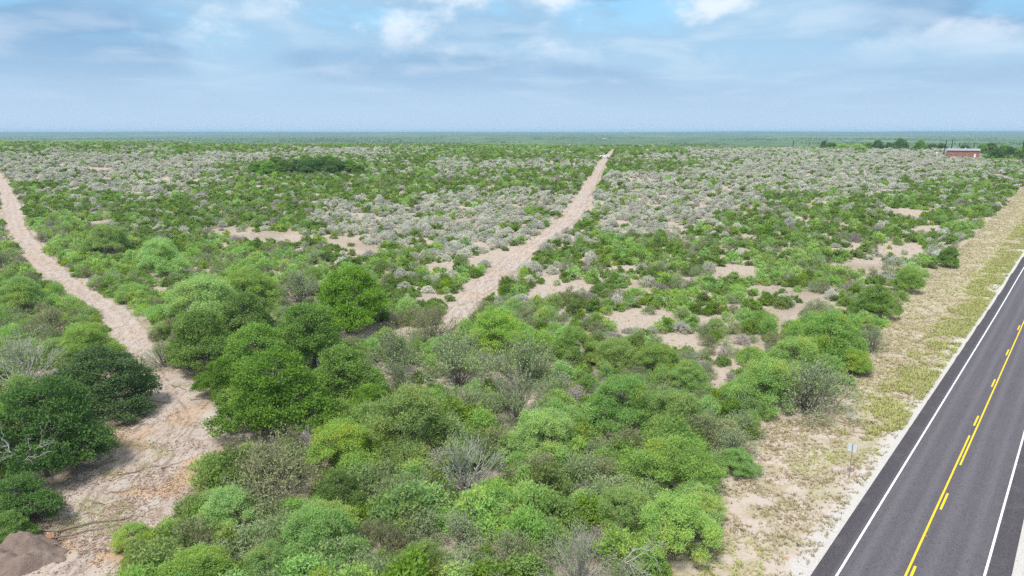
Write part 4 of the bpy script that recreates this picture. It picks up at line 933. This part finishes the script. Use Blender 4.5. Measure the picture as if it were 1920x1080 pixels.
def far_house(px, py, w, lab, D=None):
    p = at(px, py); wm = w*p[1]/F; e = empty('far_house', p, .1); h = wm*.14
    b = MB(); b.box(-wm/2, wm/2, -wm*.2, wm*.2, -2, h); b.build('wall', white, e); b = MB(); b.prism([(-wm*.28, h), (wm*.28, h), (0, h+wm*.12)], -wm*.55, wm*.55); o = b.build('roof', roofm, e); o.rotation_euler = (0, 0, R(90))
    tag(e, lab, 'house')
far_house(1133, 261.5, 8, 'tiny white building in the hazy plain beyond the truck'); far_house(1174, 250.6, 7, 'tiny white building just under the skyline right of the truck'); far_house(1556, 259.5, 3.5, 'pale dot of a building in the green plain above the horizon hedge'); far_house(1815, 256, 5, 'pale dot of a building on the hazy slope above the shed')
# ------------------------------------------------------------------ dead wood, mound
def snag(px, py, hgt, Hm, label, seed, depth=4, tilt=(0, 0, 1), r=.09, name='dead_tree'):
    g = np.random.default_rng(seed); p = at(px, py, hgt); P = []; e = empty(name, (p[0], p[1], p[2]+0.))
    Q = [limb(g, (0, 0, -.2), (tilt[0]*.3, tilt[1]*.3, hgt), r*1.4, r, 4, .1)]
    b1, f1 = tubes(Q, 6); link('trunk', mesh('trunk', b1, f1, M['pale'], True), e)
    for i in range(5): d = unit(np.array([g.normal(0, .8), g.normal(-.2, .8), .5])+np.array(tilt)*.6); fork(g, Q[0][0][-1], d, Hm*.33*g.uniform(.7, 1.2), r*.7, depth-1, P, .05, .5, None, (2, 4))
    b2, f2 = tubes(P, 4); link('limbs', mesh('limbs', b2, f2, M['pale'], True), e); tag(e, label, 'dead tree')
snag(62, 850, 3.4, 4.0, 'bleached white dead limb sticking out of the big blue green tree at left', 5, 4, (-.1, -.9, .3), .07)
snag(45, 640, 3.6, 4.6, 'pale dead branches spreading through the bush at the left edge', 9, 4, (.5, -.2, .5), .06)
snag(1168, 1055, 1.6, 3.4, 'white dead branching wood in the half dead bush at the bottom edge', 12, 4, (.2, -.3, .4), .06)
def stick(px, py, L_, ang, r, label, seed):
    g = np.random.default_rng(seed); p = at(px, py); d = np.array([math.cos(ang), math.sin(ang), 0])*L_/2; P = []; pts = []
    for t in np.linspace(-1, 1, 6): q = d*t+g.normal(0, .04*L_, 3)*(abs(t) < .9); X_, Y_ = p[0]+q[0], p[1]+q[1]; pts.append((q[0], q[1], float(terrain(X_, Y_))+.10+r-p[2]+abs(g.normal(0, .03))))
    P.append((pts, [r*(1-.12*i) for i in range(6)]))
    for i in (2, 3, 4): a = np.array(pts[i]); b = a+np.array([g.normal(0, 1), g.normal(0, 1), .25])*L_*.16; P.append(([tuple(a), tuple((a+b)/2+g.normal(0, .02, 3)), tuple(b)], [r*.5, r*.35, r*.2]))
    V, f = tubes(P, 5); tag(link('fallen_branch', mesh('fallen_branch', V, f, M['litter'], True), None, tuple(p)), label, 'branch', 'branches lying on the clearing')
STK = ((165, 985, 6.5, .35, .07, 'long grey branch lying beside the dirt mound'), (150, 1003, 4.5, .5, .06, 'shorter branch crossing beside the dirt mound'), (40, 990, 4, .9, .06, 'pale branch on the left rim of the dirt mound'), (250, 798, 3, .1, .05, 'dark branch under the leaning dark tree'),
 (335, 728, 2.6, 2.6, .05, 'reddish branch at the foot of the oak clump'), (380, 750, 2.4, .3, .05, 'branch in the shade under the front oak'), (300, 755, 2.8, 2.9, .04, 'thin branch in the middle of the upper clearing'), (205, 870, 2.2, .9, .045, 'short pale stick left in the clearing'), (260, 885, 3.2, .5, .05, 'dark stick in the middle of the clearing'),
 (330, 872, 2.4, .8, .035, 'thin stick at the right of the clearing'), (225, 925, 2.0, .4, .04, 'short stick low in the clearing'), (180, 945, 1.8, 2.8, .04, 'stick near the foot of the low dark tree'), (15, 1055, 4, .5, .08, 'thick dark root at the bottom left corner'), (60, 1050, 2.6, 1.0, .05, 'dark stick lying on the dirt mound'), (110, 1005, 2, 2.0, .06, 'broken stick beside the orange stump'))
for i, a in enumerate(STK): stick(*a, 70+i)
def mound():
    c = at(38, 1050); n = 60; xs = np.linspace(-4.2, 4.2, n); Xg, Yg = np.meshgrid(xs, xs); r = np.hypot(Xg/2.9, Yg/2.2)+(fbm(Xg+9, Yg+5, 3, 3)-.5)*.5; wx, wy = Xg+c[0], Yg+c[1]
    h = np.clip(1-r**2, 0, 1)**1.1*1.25*(1+(fbm(wx/1.3, wy/1.3, 5, 3)-.5)*1.6)+(fbm(wx/.4, wy/.4, 6, 3)-.5)*.55*(r < 1); Zg = terrain(wx, wy)-c[2]+np.where(r < 1.02, h+.05, -.25)
    i, j = np.meshgrid(np.arange(n-1), np.arange(n-1), indexing='ij'); Fq = np.stack([i*n+j, i*n+j+1, (i+1)*n+j+1, (i+1)*n+j], -1).reshape(-1, 4)
    g = G('mound_earth'); f = g.noise(g.pos(), 3, 5, .7); m = g.out(g.mix(f, (.13, .095, .08), (.34, .26, .22)), .95, .05, g.bump(g.noise(g.pos(), 9, 4, .7), 1., .1))
    tag(link('dirt_mound', mesh('dirt_mound', np.stack([Xg, Yg, Zg], -1).reshape(-1, 3), Fq, m, True), None, tuple(c)), 'mound of dark brown pushed up earth at the bottom left corner', 'dirt mound')
    p = at(90, 1022); e = empty('tree_stump', (p[0], p[1], p[2]), .4); b = MB(); b.tube([(0, 0, -.2), (.05, 0, .3), (.22, .05, .62)], [.42, .30, .26], 10); b.build('stump', plain('orange_wood', (.42, .19, .10), .9), e)
    rg = np.random.default_rng(3)
    for k in range(6):
        a = k*1.05+.2; P = [limb(rg, (math.cos(a)*.2, math.sin(a)*.2, .2), (math.cos(a)*1.5, math.sin(a)*1.5, rg.uniform(0, .6)), .09, .02, 4, .15)]; V, f = tubes(P, 5); link('root', mesh('root', V, f, M['litter'], True), e)
    tag(e, 'torn orange tree stump with roots on the right side of the dirt mound', 'tree stump')
mound()

# ------------------------------------------------------------------ haze
def haze():
    b = MB(); b.box(-16000, 16000, -16000, 16000, -25, 48); m = bpy.data.materials.new('haze_air'); m.use_nodes = True; nt = m.node_tree; nt.nodes.clear()
    v = nt.nodes.new('ShaderNodeVolumePrincipled'); v.inputs['Color'].default_value = (.55, .80, 1.0, 1); v.inputs['Density'].default_value = HAZE; v.inputs['Anisotropy'].default_value = 0.
    o = nt.nodes.new('ShaderNodeOutputMaterial'); nt.links.new(v.outputs[0], o.inputs['Volume']); tag(b.build('haze', m), 'thin bluish haze in the air', kind='stuff')
haze()
